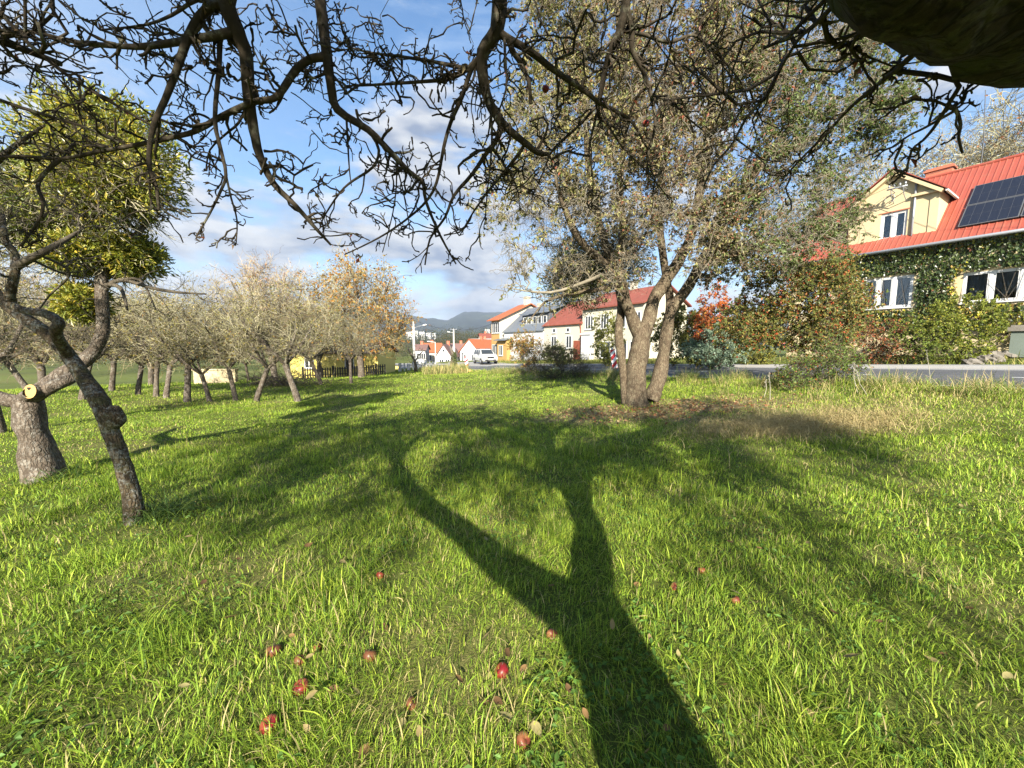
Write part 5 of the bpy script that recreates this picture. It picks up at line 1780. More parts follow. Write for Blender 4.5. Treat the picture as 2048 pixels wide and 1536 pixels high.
def village():
    # front line of these houses is d = .4; u axis must point to the right (toward the viewer), n inward
    def mk(name, label, pxl, pxr, d=.4):
        sl, sr = on_line(pxl, d), on_line(pxr, d)
        o = E0 + U * sl + N * d
        o[2] = float(road_z(sl, -4)) + .35
        h = HB(name, label, o, ANG)
        # inward direction: h.n should equal N
        if h.n @ N < 0:
            h.n = -h.n; h.ax = np.array([h.u, h.n, EYEZ])
        return h, sl - sr, sl, sr
    # red-roofed white cottage
    h, w, sl, sr = mk('red_roofed_cottage', 'white cottage with red tiled roof between the grey-roofed house and the taller pale house', 1088, 1163)
    ez = zpx(sl, .4, 652) - h.o[2]; ris = zpx(sl, 4.4, 607) - h.o[2] - ez
    h.walls(w, 8, ez, 'wall_pale'); rf = h.gable(w, 8, ez, ris, 'tile_red', 'wall_pale', 'u', over=.15)
    for a in (.22, .62):
        h.win(w * a, ez - 2.55, .95, 1.35)
    h.win(w * .25, ez - .85, .6, .5, splits=0); h.win(w * .62, ez - .85, .6, .5, splits=0)
    h.door(w - 1.2, .2, .95, 2.1, 'door_red'); h.gut(w, ez - .02, .15, pipe=w - .1)
    h.chim(rf, w * .4, 4.3, ez + ris * .8, ez + ris + .8)
    # taller pale house behind the pear stems
    h, w, sl, sr = mk('tall_pale_house', 'taller pale rendered house with red roof, seen between the pear tree stems', 1164, 1285)
    ez = zpx(sl, .4, 618) - h.o[2]; ris = max(1.2, zpx(sl, 3.4, 590) - h.o[2] - ez)
    h.walls(w, 6, ez, 'wall_pale'); rf = h.gable(w, 6, ez, ris, 'tile_red', 'wall_pale', 'u', over=.3)
    for k, a in enumerate((.06, .34, .60, .82)):
        h.win(w * a, ez - 2.1, 1.15, 1.35, splits=2)
        h.win(w * a, ez - 4.9, 1.4, 1.6, splits=1) if k else None
    m = Mesh(); h.box(m, .4, w * .22, -.5, -.003, .1, 2.6); h.box(m, .3, w * .22 + .1, -.6, -.003, 2.6, 2.75)
    m.build('porch', M['wall_white'], h.root, loc=h.o)
    h.chim(rf, w * .5, 3.1, ez + ris * .8, ez + ris + .8)
    # grey-roofed house with a clad dormer
    h, w, sl, sr = mk('grey_roofed_house', 'white house with grey sheet roof and dark dormer of five windows', 1008, 1086)
    ez = zpx(sl, .4, 664) - h.o[2]
    h.walls(w, 8, ez, 'wall_white'); rise = zpx(sl, 4.4, 619) - h.o[2] - ez; rf = h.gable(w, 8, ez, rise, 'slate', 'wall_white', 'u', over=.2)
    m = Mesh(); h.box(m, w * .34, w * .97, 1.0, 4.0, ez + .55, ez + 2.05)
    dm = m.build('dormer', M['clad'], h.root, loc=h.o)
    m = Mesh(); P = [h.p(w * .30, .6, ez + 2.08), h.p(w * 1.0, .6, ez + 2.08), h.p(w * 1.0, 4.6, ez + rise + .25), h.p(w * .30, 4.6, ez + rise + .25)]
    m.add(P + [q + EYEZ * .12 for q in P], [[0, 1, 2, 3], [4, 7, 6, 5], [0, 4, 5, 1], [1, 5, 6, 2], [2, 6, 7, 3], [3, 7, 4, 0]])
    m.build('dormer_roof', M['slate'], dm, loc=h.o)
    for k in range(5):
        h.win(w * (.37 + .12 * k), ez + .85, w * .085, .95, b=1.0, splits=0, parent=dm)
    h.win(w * .18, ez - 2.2, 1.0, 1.3); h.win(w * .7, ez - 2.2, 1.0, 1.3)
    h.door(w * .45, .1, .95, 2.1, 'clad')
    h.win(1.2, ez - 2.2, .7, 1.5, face='left', splits=0)
    # cream and ochre house, gable towards us
    h, w, sl, sr = mk('ochre_gabled_house', 'tall cream and ochre house with two chimneys at the far end of the street', 983, 999, .2)
    ez = zpx(sl, .2, 640) - h.o[2]
    h.walls(w, 10, ez, 'wall_ochre'); ris = zpx(sr, 5.2, 609) - h.o[2] - ez; rf = h.gable(w, 10, ez, ris, 'tile_orange', 'wall_pale', 'u', over=.5)
    m = Mesh(); h.box(m, w - .003, w + .02, .02, 9.98, -1.5, ez - .003)
    m.build('render_coat', M['wall_pale'], h.root, loc=h.o)
    for a in (.10, .55):
        h.win(w * a, ez - 1.9, 1.1, 1.5); h.win(w * a, ez - 5.0, 1.1, 1.5)
    h.chim(rf, w - .3, 4.8, ez + ris * .8, ez + ris + 1.0, .7); h.chim(rf, w - .3, 7.2, ez + ris * .4, ez + ris + .2, .7)
    # lower annex of the ochre house
    m = Mesh(); h.box(m, w + .03, w + 2.6, -.4, 3.5, -1.5, 2.9); an = m.build('annex', M['wall_ochre'], h.root, loc=h.o)
    m = Mesh(); P = [h.p(w - .1, -.9, 2.93), h.p(w + 2.8, -.9, 2.93), h.p(w + 2.8, 3.6, 3.9), h.p(w - .1, 3.6, 3.9)]
    m.add(P + [q + EYEZ * .1 for q in P], [[0, 1, 2, 3], [4, 7, 6, 5], [0, 4, 5, 1], [1, 5, 6, 2], [2, 6, 7, 3], [3, 7, 4, 0]])
    m.build('annex_roof', M['slate'], an, loc=h.o)
    h.win(w + .6, .9, 1.0, 1.4, b=-.4, parent=an)

    # valley houses, lower down and farther off
    def vh(name, label, pxl, pxr, pytop, pyeave, Y, ang, dp, wallm, roofm, along, deco=None):
        c = at((pxl + pxr) / 2, pyeave, Y)
        w = (pxr - pxl) / F * Y
        u = np.array([cos(ang), sin(ang), 0])
        gz = float(hgt(c[0], c[1]))
        o = np.array([c[0], c[1], gz]) - u * w / 2
        hb = HB(name, label, o, ang)
        ez = c[2] - gz; rise = at((pxl + pxr) / 2, pytop, Y)[2] - c[2]
        hb.walls(w, dp, max(ez, .8), wallm, base=-2); rf = hb.gable(w, dp, max(ez, .8), rise, roofm, wallm, along)
        for k in range(2):
            hb.win(w * (.2 + .4 * k), max(ez, .8) - 1.8, .9, 1.2)
        if deco == 'door': hb.win(w * .5 - .25, ez + rise * .35, .5, .6, splits=0)
        hb.chim(rf, w * .5, dp * .5, ez + rise * .8, ez + rise + .7, .55, 'brick')
        return hb
    vh('valley_house', 'small valley house with white gable, dark brown roof and wooden gable door', 872, 902, 690, 712, 72, -.05, 9, 'wall_white', 'tile_brown', 'n', 'door')
    vh('valley_house', 'valley house with red-orange roof left of the white gabled one', 848, 884, 687, 704, 84, .25, 8, 'wall_pale', 'tile_orange', 'u')
    vh('valley_house', 'valley house with long red roof just right of the utility pole', 902, 940, 688, 706, 86, .1, 8, 'wall_pale', 'tile_brown', 'u')
    vh('valley_house', 'valley house with bright orange roof and white gable edge behind the car', 916, 962, 679, 703, 78, -.5, 9, 'wall_white', 'tile_orange', 'n')
    vh('valley_house', 'long white hall with white roof behind the orange roofed house', 936, 992, 678, 690, 95, -.1, 9, 'wall_white', 'wall_white', 'u')
    vh('valley_house', 'distant house with dull red roof peeping beside the ochre house', 962, 986, 667, 676, 120, .2, 8, 'wall_pale', 'tile_red', 'u')
    vh('valley_house', 'small pale house with grey-pink roof just right of the lamp post', 829, 850, 690, 700, 74, .1, 7, 'wall_white', 'tile_brown', 'u')
    # far white town blocks on the rising ground
    for i, (px, py0, py1, w) in enumerate([(820, 664, 671, 14), (832, 662, 670, 9), (842, 664, 672, 16), (858, 666, 671, 10), (868, 667, 672, 8), (706, 668, 673, 12), (975, 659, 661, 10)]):
        Y = 760 + 25 * i
        a, b = at(px, py0, Y), at(px, py1, Y)
        m = Mesh(); ww = w / F * Y
        m.box([a[0], a[1], (a[2] + b[2]) / 2 - 4], ww, 10, a[2] - b[2] + 8)
        for k in range(3):
            m.box([a[0] - ww * .3 + ww * .3 * k, a[1], a[2] + .5], ww * .12, 4, 1.0)
        o = m.build('town_block', M['wall_white'], loc=(a[0], a[1], b[2] - 8))
        tag(o, ['tallest white town block in the distance left of the lamp post', 'narrow white town block in the distance behind the lamp post', 'wide white town block in the distance right of the lamp post', 'low white town building in the distance, second right of the lamp post', 'small white town building at the right end of the distant town', 'pale far building glimpsed behind the orchard crowns', 'tiny pale hall far off on the hillside beside the ochre house'][i], 'building', 'distant town buildings')
    # yellow building and pale wall behind the orchard
    c = at(665, 742, 33)
    hb = HB('yellow_building', 'long low yellow building behind the orchard fence', np.array([c[0] - 3.6, c[1], float(hgt(c[0], c[1]))]), .05)
    hb.walls(7.4, 6, 2.1, 'wall_yellow', base=-1); hb.gable(7.4, 6, 2.1, .9, 'tile_brown', 'wall_yellow', 'u')
    hb.win(1.2, .8, .8, .9); hb.win(4.6, .8, .8, .9)
    c = at(795, 738, 44)
    c[2] = at(795, 743, 44)[2]
    root = empty('yellow_bin', c, 'small yellow bin with dark lid at the field end beside the last orchard tree', 'bin')
    m = Mesh(); m.box(c + [0, 0, .32], .72, .5, .64); m.build('body', M['wall_yellow'], root, loc=c)
    m = Mesh(); m.box(c + [0, 0, .68], .78, .56, .07); m.build('lid', M['fence_dark'], root, loc=c)
    c = at(432, 758, 24)
    m = Mesh(); m.box([c[0], c[1], float(hgt(c[0], c[1])) + .2], 2.6, .25, 1.2); m.box([c[0], c[1], float(hgt(c[0], c[1])) + .842], 2.7, .35, .08)
    o = m.build('garden_wall', M['wall_cream'], loc=(c[0], c[1], float(hgt(c[0], c[1]))))
    tag(o, 'pale rendered garden wall glimpsed behind the orchard trunks', 'wall')


village()


# ------------------------------------------------------------------ street furniture, car, fences
def poles():
    # lamp post
    s = on_line(828, -14.0); b = W3(s, -14.0, 0); b[2] = float(hgt(b[0], b[1]))
    top = at(828, 642, b[1])[2]
    root = empty('lamp_post', b, 'pale concrete lamp post with arm and lamp head at end of the field', 'lamp post')
    m = Mesh(); m.tube([b - [0, 0, .5], b + [0, 0, 2], [b[0], b[1], top]], [.15, .13, .09], 10, caps=True); m.build('post', M['concrete'], root, smooth=True, loc=b)
    m = Mesh(); t = np.array([b[0], b[1], top - .75]); m.tube([t, t + [.5, -.1, .18], t + [1.0, -.2, .28]], .035, 6); m.build('arm', M['metal_grey'], root, loc=b)
    m = Mesh(); e = t + [1.0, -.2, .28]; m.tube([e, e + [.1, -.02, .03], e + [.35, -.07, .07], e + [.45, -.09, .07]], [.04, .08, .08, .03], 8, caps=True); m.build('lamp_head', M['white'], root, smooth=True, loc=b)
    m = Mesh(); q = np.array([b[0], b[1], top]); m.tube([q, q + [0, 0, .12]], [.12, .10], 8, caps=True); m.tube([q + [0, 0, .12], q + [0, 0, .4]], .02, 6, caps=True)
    m.tube([q + [-.35, 0, .02], q + [.35, 0, .02]], .03, 6, caps=True)
    m.build('insulator', M['metal_dark'], root, loc=b)
    ltop = q + [0, 0, .1]
    # utility pole
    p = at(908, 712, 70); gz = float(hgt(p[0], p[1])); b = np.array([p[0], p[1], gz])
    top = at(908, 658, 70)[2]
    root = empty('utility_pole', b, 'utility pole with crossarm and side lamp among the valley roofs', 'pole')
    m = Mesh(); m.tube([b - [0, 0, .5], [b[0], b[1], top]], [.17, .11], 8, caps=True); m.build('post', M['concrete'], root, smooth=True, loc=b)
    m = Mesh(); m.tube([b + [0, 0, .1], b + [0, 0, 2.6]], [.24, .22], 8, caps=True); m.build('footing', M['concrete'], root, smooth=True, loc=b)
    m = Mesh(); z = top - .1; m.tube([[b[0] - .6, b[1], z], [b[0] + .6, b[1], z]], .05, 6, caps=True)
    for k in (-.5, 0, .5): m.tube([[b[0] + k, b[1], z], [b[0] + k, b[1], z + .22]], .04, 6, caps=True)
    m.build('crossarm', M['metal_grey'], root, loc=b)
    m = Mesh(); m.tube([[b[0], b[1], top - .7], [b[0] - .7, b[1], top - .55]], .03, 6); m.tube([[b[0] - .7, b[1], top - .55], [b[0] - 1.15, b[1], top - .5]], [.09, .07], 8, caps=True)
    m.build('lamp_head', M['white'], root, loc=b)
    ptop = np.array([b[0], b[1], top + .1])
    # small street lamp
    p = at(871, 712, 62); gz = float(hgt(p[0], p[1])); b = np.array([p[0], p[1], gz]); top = at(871, 684, 62)[2]
    root = empty('street_lamp', b, 'short street lamp in front of the red valley roofs', 'lamp post')
    m = Mesh(); m.tube([b - [0, 0, .5], [b[0], b[1], top]], [.09, .06], 8, caps=True); m.build('post', M['concrete'], root, loc=b)
    m = Mesh(); m.tube([[b[0], b[1], top - .05], [b[0] - .9, b[1], top + .1]], .04, 6); m.tube([[b[0] - .9, b[1], top + .1], [b[0] - 1.3, b[1], top + .1]], [.08, .06], 8, caps=True); m.build('lamp_head', M['white'], root, loc=b)
    # wires
    def wire(a, c, sag, lab, r=.018):
        t = np.linspace(0, 1, 24)[:, None]
        P = a * (1 - t) + c * t - np.array([[0, 0, 1.]]) * (sag * 4 * t * (1 - t))
        m = Mesh(); m.tube(P, r, 5)
        o = m.build('power_line', M['metal_dark'], loc=a)
        tag(o, lab, 'wire', 'overhead power lines')
    s1 = on_line(1000, .4); yh = W3(s1, .2, zpx(s1, .2, 640))
    wire(ltop, yh, 1.2, 'sagging power line from the lamp post to the ochre house')
    wire(ptop, yh + [0.5, 0, .2], .8, 'power line from the utility pole to the ochre house')
    br = W3(4.1, .05, 9.5)
    wire(br, W3(s1 - 3, .3, zpx(s1, .2, 630)), 1.4, 'long power line from the gable bracket down the street, front one', .010)
    wire(br + U * .15, W3(-22, -9, 9.5), .5, 'power line from the gable bracket out across the road to the right', .010)


poles()


def hazard_board(px, pytop, pybot, Y, label, lean=0.0, ang=0.0):
    p = at(px, pybot, Y); b = np.array([p[0], p[1], float(hgt(p[0], p[1]))])
    top = at(px, pytop, Y)[2]; bot = p[2]
    h = top - bot; w = max(.25, h * .26)
    root = empty('hazard_board', b, label, 'road sign', 'red and white hazard boards')
    ax = np.array([[cos(ang), sin(ang), 0], [-sin(ang), cos(ang), 0], [0, 0, 1.]])
    ax[2] = unit(ax[2] + ax[0] * lean); ax[0] = unit(np.cross(ax[1], ax[2]))
    c = np.array([p[0], p[1], (top + bot) / 2])
    P = lambda a, o, z: c + ax[0] * a + ax[1] * o + ax[2] * z
    m = Mesh(); m.box(c, w, .03, h, ax); bo = m.build('board', M['white_sign'], root, loc=b)
    m = Mesh()                                     # slanted red bars, clipped to the board
    n = 2.4
    pitch = h / n
    for k in range(-1, 4):
        z0 = -h / 2 + k * pitch
        poly = [(-w / 2, z0), (w / 2, z0 + w * .9), (w / 2, z0 + w * .9 + pitch * .5), (-w / 2, z0 + pitch * .5)]
        poly = [(a, min(max(z, -h / 2), h / 2)) for a, z in poly]
        if max(z for _, z in poly) - min(z for _, z in poly) < .02: continue
        m.prism([P(a, -.016, z) for a, z in poly], np.zeros(3), -ax[1] * .003)
    m.build('stripe', M['red_sign'], bo, loc=b)
    m = Mesh(); m.tube([P(0, .03, -h / 2 - max(.05, bot - b[2])), P(0, .03, h / 2 + .02)], .02, 6, caps=True); m.build('post', M['metal_grey'], root, loc=b)
    m = Mesh(); m.box(b + [0, .03, .05], .5, .3, .12, ax); m.build('foot', M['black'], root, loc=b)
    m = Mesh(); m.tube([P(0, 0, h / 2 + .005), P(0, 0, h / 2 + .12)], [.05, .04], 8, caps=True); m.build('lamp', M['white'], root, loc=b)


hazard_board(1227, 699, 737, 19.5, 'red and white hazard board leaning beside the pear trunk', lean=-.18, ang=-.1)
hazard_board(933, 713, 736, 36, 'pale red and white hazard board far down the road near the car', ang=.2)


def car():
    s = on_line(970, -5.0)
    p = at(970, 727, 45.5)
    b = np.array([p[0], p[1], float(road_z(*sd(p[0], p[1]))) + .0])
    b[2] = at(970, 727.5, 45.5)[2]
    root = empty('parked_car', b, 'silver off-road car with dark windscreen facing the viewer beside the ochre house', 'car')
    rz = R(-158 + 180 + 180)
    fwd = unit(np.array([.35, -.94, 0])); side = np.array([-fwd[1], fwd[0], 0])   # side = car's left
    T = lambda x, y, z: b + side * x + fwd * y + EYEZ * z
    def loft(rings):
        m = Mesh(); n = len(rings[0])
        v = np.concatenate([[T(*q) for q in r] for r in rings])
        q = [[i * n + j, i * n + (j + 1) % n, (i + 1) * n + (j + 1) % n, (i + 1) * n + j] for i in range(len(rings) - 1) for j in range(n)]
        base = m.n; m.add(v, q)
        m.L.append(np.arange(n)[::-1] + base); m.L.append(np.arange(n) + (len(rings) - 1) * n + base)
        return m
    # lower body: cross-sections from tail to nose (y), rounded box
    def sec(y, w, z0, z1):
        return [(-w, y, z0 + .1), (-w + .08, y, z0), (w - .08, y, z0), (w, y, z0 + .1), (w + .02, y, (z0 + z1) / 2), (w - .03, y, z1 - .08), (w - .14, y, z1), (-w + .14, y, z1), (-w + .03, y, z1 - .08), (-w - .02, y, (z0 + z1) / 2)]
    m = loft([sec(-2.25, .80, .45, .95), sec(-2.2, .90, .38, 1.08), sec(-1.2, .93, .36, 1.10), (sec(.7, .93, .36, 1.10)), sec(1.2, .92, .36, 1.06), sec(2.0, .90, .38, 1.0), sec(2.2, .84, .42, .92), sec(2.28, .72, .48, .84)])
    body = m.build('body', M['car_paint'], root, smooth=False, loc=b)
    def csec(y, w, wt, z0, z1): return [(-w, y, z0), (w, y, z0), (w - .02, y, z0 + .1), (wt, y, z1 - .06), (wt - .12, y, z1), (-wt + .12, y, z1), (-wt, y, z1 - .06), (-w + .02, y, z0 + .1)]
    m = loft([csec(-2.15, .82, .70, 1.08, 1.55), csec(-2.0, .84, .70, 1.08, 1.70), csec(.2, .84, .70, 1.08, 1.74), csec(.45, .84, .70, 1.08, 1.66), csec(1.15, .84, .82, 1.06, 1.12)])
    cab = m.build('cabin', M['car_paint'], root, loc=b)
    m = Mesh()
    P = [T(-.72, 1.10, 1.17), T(.72, 1.10, 1.17), T(.62, .50, 1.64), T(-.62, .50, 1.64)]
    off = (fwd * .62 + EYEZ * .78) * .02
    m.add([q + off for q in P] + P, [[0, 1, 2, 3], [0, 4, 5, 1], [1, 5, 6, 2], [2, 6, 7, 3], [3, 7, 4, 0]])
    m.build('windscreen', M['darkglass'], root, loc=b)
    for sgn in (-1, 1):
        m = Mesh()
        for y0, y1 in ((-1.9, -1.0), (-.92, -.1), (-.02, .62)):
            P = [T(sgn * .845, y0, 1.16), T(sgn * .845, y1, 1.16), T(sgn * .715, y1 - .12, 1.62), T(sgn * .715, y0 + .06, 1.62)]
            m.add([q + side * sgn * .012 for q in P] + P, [[0, 1, 2, 3], [0, 4, 5, 1], [1, 5, 6, 2], [2, 6, 7, 3], [3, 7, 4, 0]])
        m.build('side_window', M['darkglass'], root, loc=b)
        m = Mesh(); m.box(T(sgn * .60, 2.26, .80), .30, .10, .16, np.array([side, fwd, EYEZ])); m.build('headlight', M['white_sign'], root, loc=b)
        m = Mesh(); m.box(T(sgn * 1.0, .62, 1.18), .18, .10, .15, np.array([side, fwd, EYEZ])); m.build('mirror', M['metal_dark'], root, loc=b)
        for y in (-1.4, 1.42):
            m = Mesh(); a = T(sgn * .74, y, .36); m.tube([a, a + side * sgn * .02, a + side * sgn * .22, a + side * sgn * .24], [.30, .36, .36, .30], 18, caps=True)
            wl = m.build('wheel', M['black'], root, smooth=True, loc=b)
            m = Mesh(); m.tube([a + side * sgn * .20, a + side * sgn * .25], [.21, .19], 14, caps=True); m.build('rim', M['metal_grey'], wl, loc=b)
    m = Mesh(); m.box(T(0, 2.29, .80), .80, .05, .20, np.array([side, fwd, EYEZ])); m.box(T(0, 2.30, .52), 1.3, .06, .16, np.array([side, fwd, EYEZ])); m.build('grille', M['black'], root, loc=b)
    m = Mesh(); m.box(T(0, 2.34, .60), .52, .015, .11, np.array([side, fwd, EYEZ])); m.build('number_plate', M['white_sign'], root, loc=b)
    m = Mesh()
    for sgn in (-1, 1): m.tube([T(sgn * .6, -1.9, 1.77), T(sgn * .6, .1, 1.80)], .025, 6, caps=True)
    m.build('roof_rail', M['metal_dark'], root, loc=b)


car()


def drive():
    """pale gravel drive the car stands on"""
    p = at(970, 727.5, 45.5)
    m = Mesh()
    c = np.array([p[0], p[1], p[2] - .02])
    q = [c + U * a + N * n_ for a, n_ in ((-5, -2.2), (6, -2.2), (6, 3.5), (-5, 3.5))]
    m.add([*q, *[x - [0, 0, .6] for x in q]], [[0, 1, 2, 3], [0, 4, 5, 1], [1, 5, 6, 2], [2, 6, 7, 3], [3, 7, 4, 0]])
    tag(m.build('driveway', M['paving']), kind='structure')


drive()


def small_things():
    # dark picket fence behind the orchard: posts, rails and pickets
    a, b = at(605, 744, 31), at(770, 740, 33)
    for v in (a, b): v[2] = float(hgt(v[0], v[1]))
    root = empty('picket_fence', (a + b) / 2, 'dark wooden picket fence between orchard and yellow building', 'fence')
    n = 34
    mp, mr = Mesh(), Mesh()
    for k in range(n + 1):
        p = a + (b - a) * k / n; p[2] = float(hgt(p[0], p[1]))
        mp.box(p + [0, 0, .42], .10, .03, .9)
        if k % 6 == 0:
            mq = Mesh(); mq.box(p + [0, .06, .45], .12, .12, 1.1); mq.build('post', M['fence_dark'], root, loc=root.location)
    for z in (.25, .68):
        mr.tube([a + [0, .03, z], b + [0, .03, z]], .03, 4)
    mp.build('pickets', M['fence_dark'], root, loc=root.location); mr.build('rail', M['fence_dark'], root, loc=root.location)
    # pale railing at the field end
    a, b = at(800, 738, 37), at(868, 737, 39)
    for v in (a, b): v[2] = float(hgt(v[0], v[1]))
    root = empty('white_fence', (a + b) / 2, 'low pale fence at the field end beside the lamp post', 'fence')
    for k in range(9):
        p = a + (b - a) * k / 8; p[2] = float(hgt(p[0], p[1]))
        m = Mesh(); m.box(p + [0, 0, .4], .12 if k % 2 else .3, .05, .9 - .1 * (k % 3)); m.build('post', M['white'], root, loc=root.location)
    m = Mesh()
    for z in (.3, .62): m.tube([a + [0, .04, z], b + [0, .04, z]], .03, 5)
    m.build('rail', M['white'], root, loc=root.location)
    # stump of a small cut-back tree and the ivy-grown stub by the verge
    p = gpx(831, 745); g = np.random.default_rng(88)
    root = empty('cut_back_sapling', p, 'small cut-back tree with broken pale stem in the grass near the lamp post', 'tree')
    m = Mesh(); m.tube([p - [0, 0, .1], p + [.05, 0, .5], p + [-.05, 0, .95], p + [-.4, 0, 1.7], p + [-.62, 0, 2.1]], [.16, .12, .10, .08, .05], 9, caps=True, lump=.1); m.tube([p + [-.02, 0, .9], p + [.3, 0, 1.5], p + [.8, 0, 1.9]], [.06, .045, .02], 7)
    m.build('trunk', M['bark_grey'], root, smooth=True, loc=p)
    P, r = twigs(np.tile(p + [.1, 0, 1.2], (60, 1)) + g.normal(size=(60, 3)) * [.5, .2, .35], unit(g.normal(size=(60, 3)) + [0, 0, .6]), g.uniform(.3, .9, 60), np.full(60, .012), 5, .3, g)
    m = Mesh(); m.tubes(P, r, 3); m.build('twigs', M['twig'], root, loc=p)
    ml = Mesh(); leaf_on(P, 160, g, ORCH_LEAF, .09, ml); ml.build('leaves', M['leaf'], root, cols=True, loc=p)
    p = gpx(905, 737)
    root = empty('ivy_stump', p, 'ivy-grown tree stump standing in tall weeds beside the road end', 'stump')
    m = Mesh(); m.tube([p - [0, 0, .1], p + [0, 0, .8], p + [.05, 0, 1.5], p + [-.25, 0, 2.3]], [.26, .22, .2, .06], 9, caps=True, lump=.12); m.build('trunk', M['bark_grey'], root, smooth=True, loc=p)
    ml = Mesh(); leafcloud(ml, p + [.15, 0, .8], (.34, .34, .95), 900, MISTDARK, .12, g=g); ml.build('leaves', M['leaf'], root, cols=True, loc=p)
    # brush heap in the orchard
    p = gpx(560, 772)
    root = empty('brush_heap', p, 'dark heap of cut branches lying in the orchard behind the front row', 'brush heap')
    P, r = twigs(p + g.normal(size=(420, 3)) * [.95, .5, .12] + [0, 0, .28], unit(g.normal(size=(420, 3)) * [1, .6, .35]), g.uniform(.4, 1.5, 420), np.full(420, .012), 5, .2, g)
    m = Mesh(); m.tubes(P, r, 3); m.build('cut_branches', M['twig_dark'], root, loc=p)
    # reddish timber and stones by the hazard board
    p = gpx(925, 745)
    for k, lab in enumerate(('larger orange-brown stone lying in the grass near the far hazard board', 'smaller orange-brown stone beside the larger one near the far hazard board')):
        m = Mesh(); c = p + [k * .45, .1 * k, .10]
        th, ph = np.meshgrid(np.linspace(0, pi, 8), np.linspace(0, 2 * pi, 11, endpoint=False), indexing='ij')
        q = np.stack([np.sin(th) * np.cos(ph) * .34, np.sin(th) * np.sin(ph) * .24, np.cos(th) * .2], -1) * (.8 + .4 * g.random(th.shape))[..., None] * (1 - .35 * k)
        i, j = np.meshgrid(np.arange(7), np.arange(11), indexing='ij'); kk = (j + 1) % 11
        m.add(q.reshape(-1, 3) + c, np.stack([i * 11 + j, (i + 1) * 11 + j, (i + 1) * 11 + kk, i * 11 + kk], -1).reshape(-1, 4))
        tag(m.build('stone', M['cut_wood'], smooth=True, loc=c), lab, 'stone')
    # garden edge: pillar and rockery stones below the right window
    p = at(2050, 700, 15.6); gz = float(hgt(p[0], p[1]))
    root = empty('gate_pillar', (p[0], p[1], gz), 'grey-green gate pillar with stone cap at the right edge of the garden', 'pillar')
    zt = at(2040, 652, 15.6)[2]
    m = Mesh(); m.box([p[0], p[1], (gz + zt) / 2 - .1], .75, .55, zt - gz - .2, AX); m.build('shaft', M['post_green'], root, loc=root.location)
    m = Mesh(); m.box([p[0], p[1], zt - .12], .95, .75, .16, AX); m.box([p[0], p[1], zt - .0], .8, .6, .08, AX); m.build('cap', M['stone'], root, loc=root.location)
    labs = ['pale rock at the garden edge, left end of the rockery', 'flat brown rock in the rockery by the pavement', 'rounded rock in the middle of the rockery', 'darker rock at the foot of the gate pillar', 'small rock lowest on the bank by the pavement', 'rock half hidden by leaves at the rockery back']
    for k, (px, py) in enumerate(((1945, 712), (1985, 718), (1970, 706), (2020, 716), (1990, 728), (1935, 720))):
        c = at(px, py, 15.4 + .15 * k); c[2] = float(hgt(c[0], c[1])) + .08
        m = Mesh()
        th, ph = np.meshgrid(np.linspace(0, pi, 8), np.linspace(0, 2 * pi, 11, endpoint=False), indexing='ij')
        q = np.stack([np.sin(th) * np.cos(ph) * .34, np.sin(th) * np.sin(ph) * .28, np.cos(th) * .22], -1) * (.75 + .5 * g.random(th.shape))[..., None]
        q[:, :, 2] = np.maximum(q[:, :, 2], -.12)
        i, j = np.meshgrid(np.arange(7), np.arange(11), indexing='ij'); kk = (j + 1) % 11
        m.add(q.reshape(-1, 3) + c, np.stack([i * 11 + j, (i + 1) * 11 + j, (i + 1) * 11 + kk, i * 11 + kk], -1).reshape(-1, 4))
        tag(m.build('rock', M['stone'], smooth=False, loc=c), labs[k], 'rock', 'rockery stones below the house')


small_things()

# ------------------------------------------------------------------ fallen apples and leaves
APPLES = [(540, 1460, 'red fallen apple in bright grass, the lowest one in the photo', .036), (603, 1383, 'shiny dark red fallen apple deep in the grass left of centre', .035),
          (1004, 1352, 'red fallen apple half sunk in grass, just left of the trunk shadow', .036), (1104, 1279, 'pale red fallen apple beside the long trunk shadow', .032),
          (740, 1320, 'orange rotting fallen apple between the two groups', .034), (548, 1312, 'brown rotting fallen apple in a dark hollow of the grass, leftmost', .036),
          (600, 1327, 'small orange-brown fallen apple right of the rotting one', .028), (634, 1302, 'tiny reddish fallen apple above the shiny dark red one', .024),
          (1404, 1146, 'small bright red fallen apple in grass right of the shadow fork', .030), (1350, 1180, 'dull red fallen apple at the edge of the trunk shadow', .028),
          (1470, 1208, 'reddish fallen apple in grass right of the shadow, lower right of the bright red one', .028), (760, 1156, 'faint red fallen apple farther back on the left lawn', .028),
          (822, 1412, 'brown fallen apple half hidden near dry grass tuft', .026), (1046, 1494, 'dull orange fallen apple near bottom edge', .030)]
for k, (px, py, lab, r_) in enumerate(APPLES):
    c = gpx(px, py)
    m = Mesh(); apple_mesh(m, (0, 0, 0), r_, kind='rot' if ('rot' in lab or 'brown' in lab) else 'red' if ('red fallen' in lab and 'pale' not in lab and 'dull' not in lab) else 'dull', tilt=(random.uniform(-.9, .9), random.uniform(-.9, .9)))
    o = m.build('fallen_apple', M['apple'], smooth=True, cols=True)
    o.location = (c[0], c[1], c[2] + r_ * .40)
    o.rotation_euler = (0, 0, random.uniform(0, 6))
    tag(o, lab, 'apple', 'fallen apples in the grass')
    ms = Mesh(); ms.tube([(0, 0, r_ * .5), (.002, 0, r_ * .9), (.004, .002, r_ * 1.25)], .0014, 5)
    ms.build('stalk', M['twig_dark'], o)


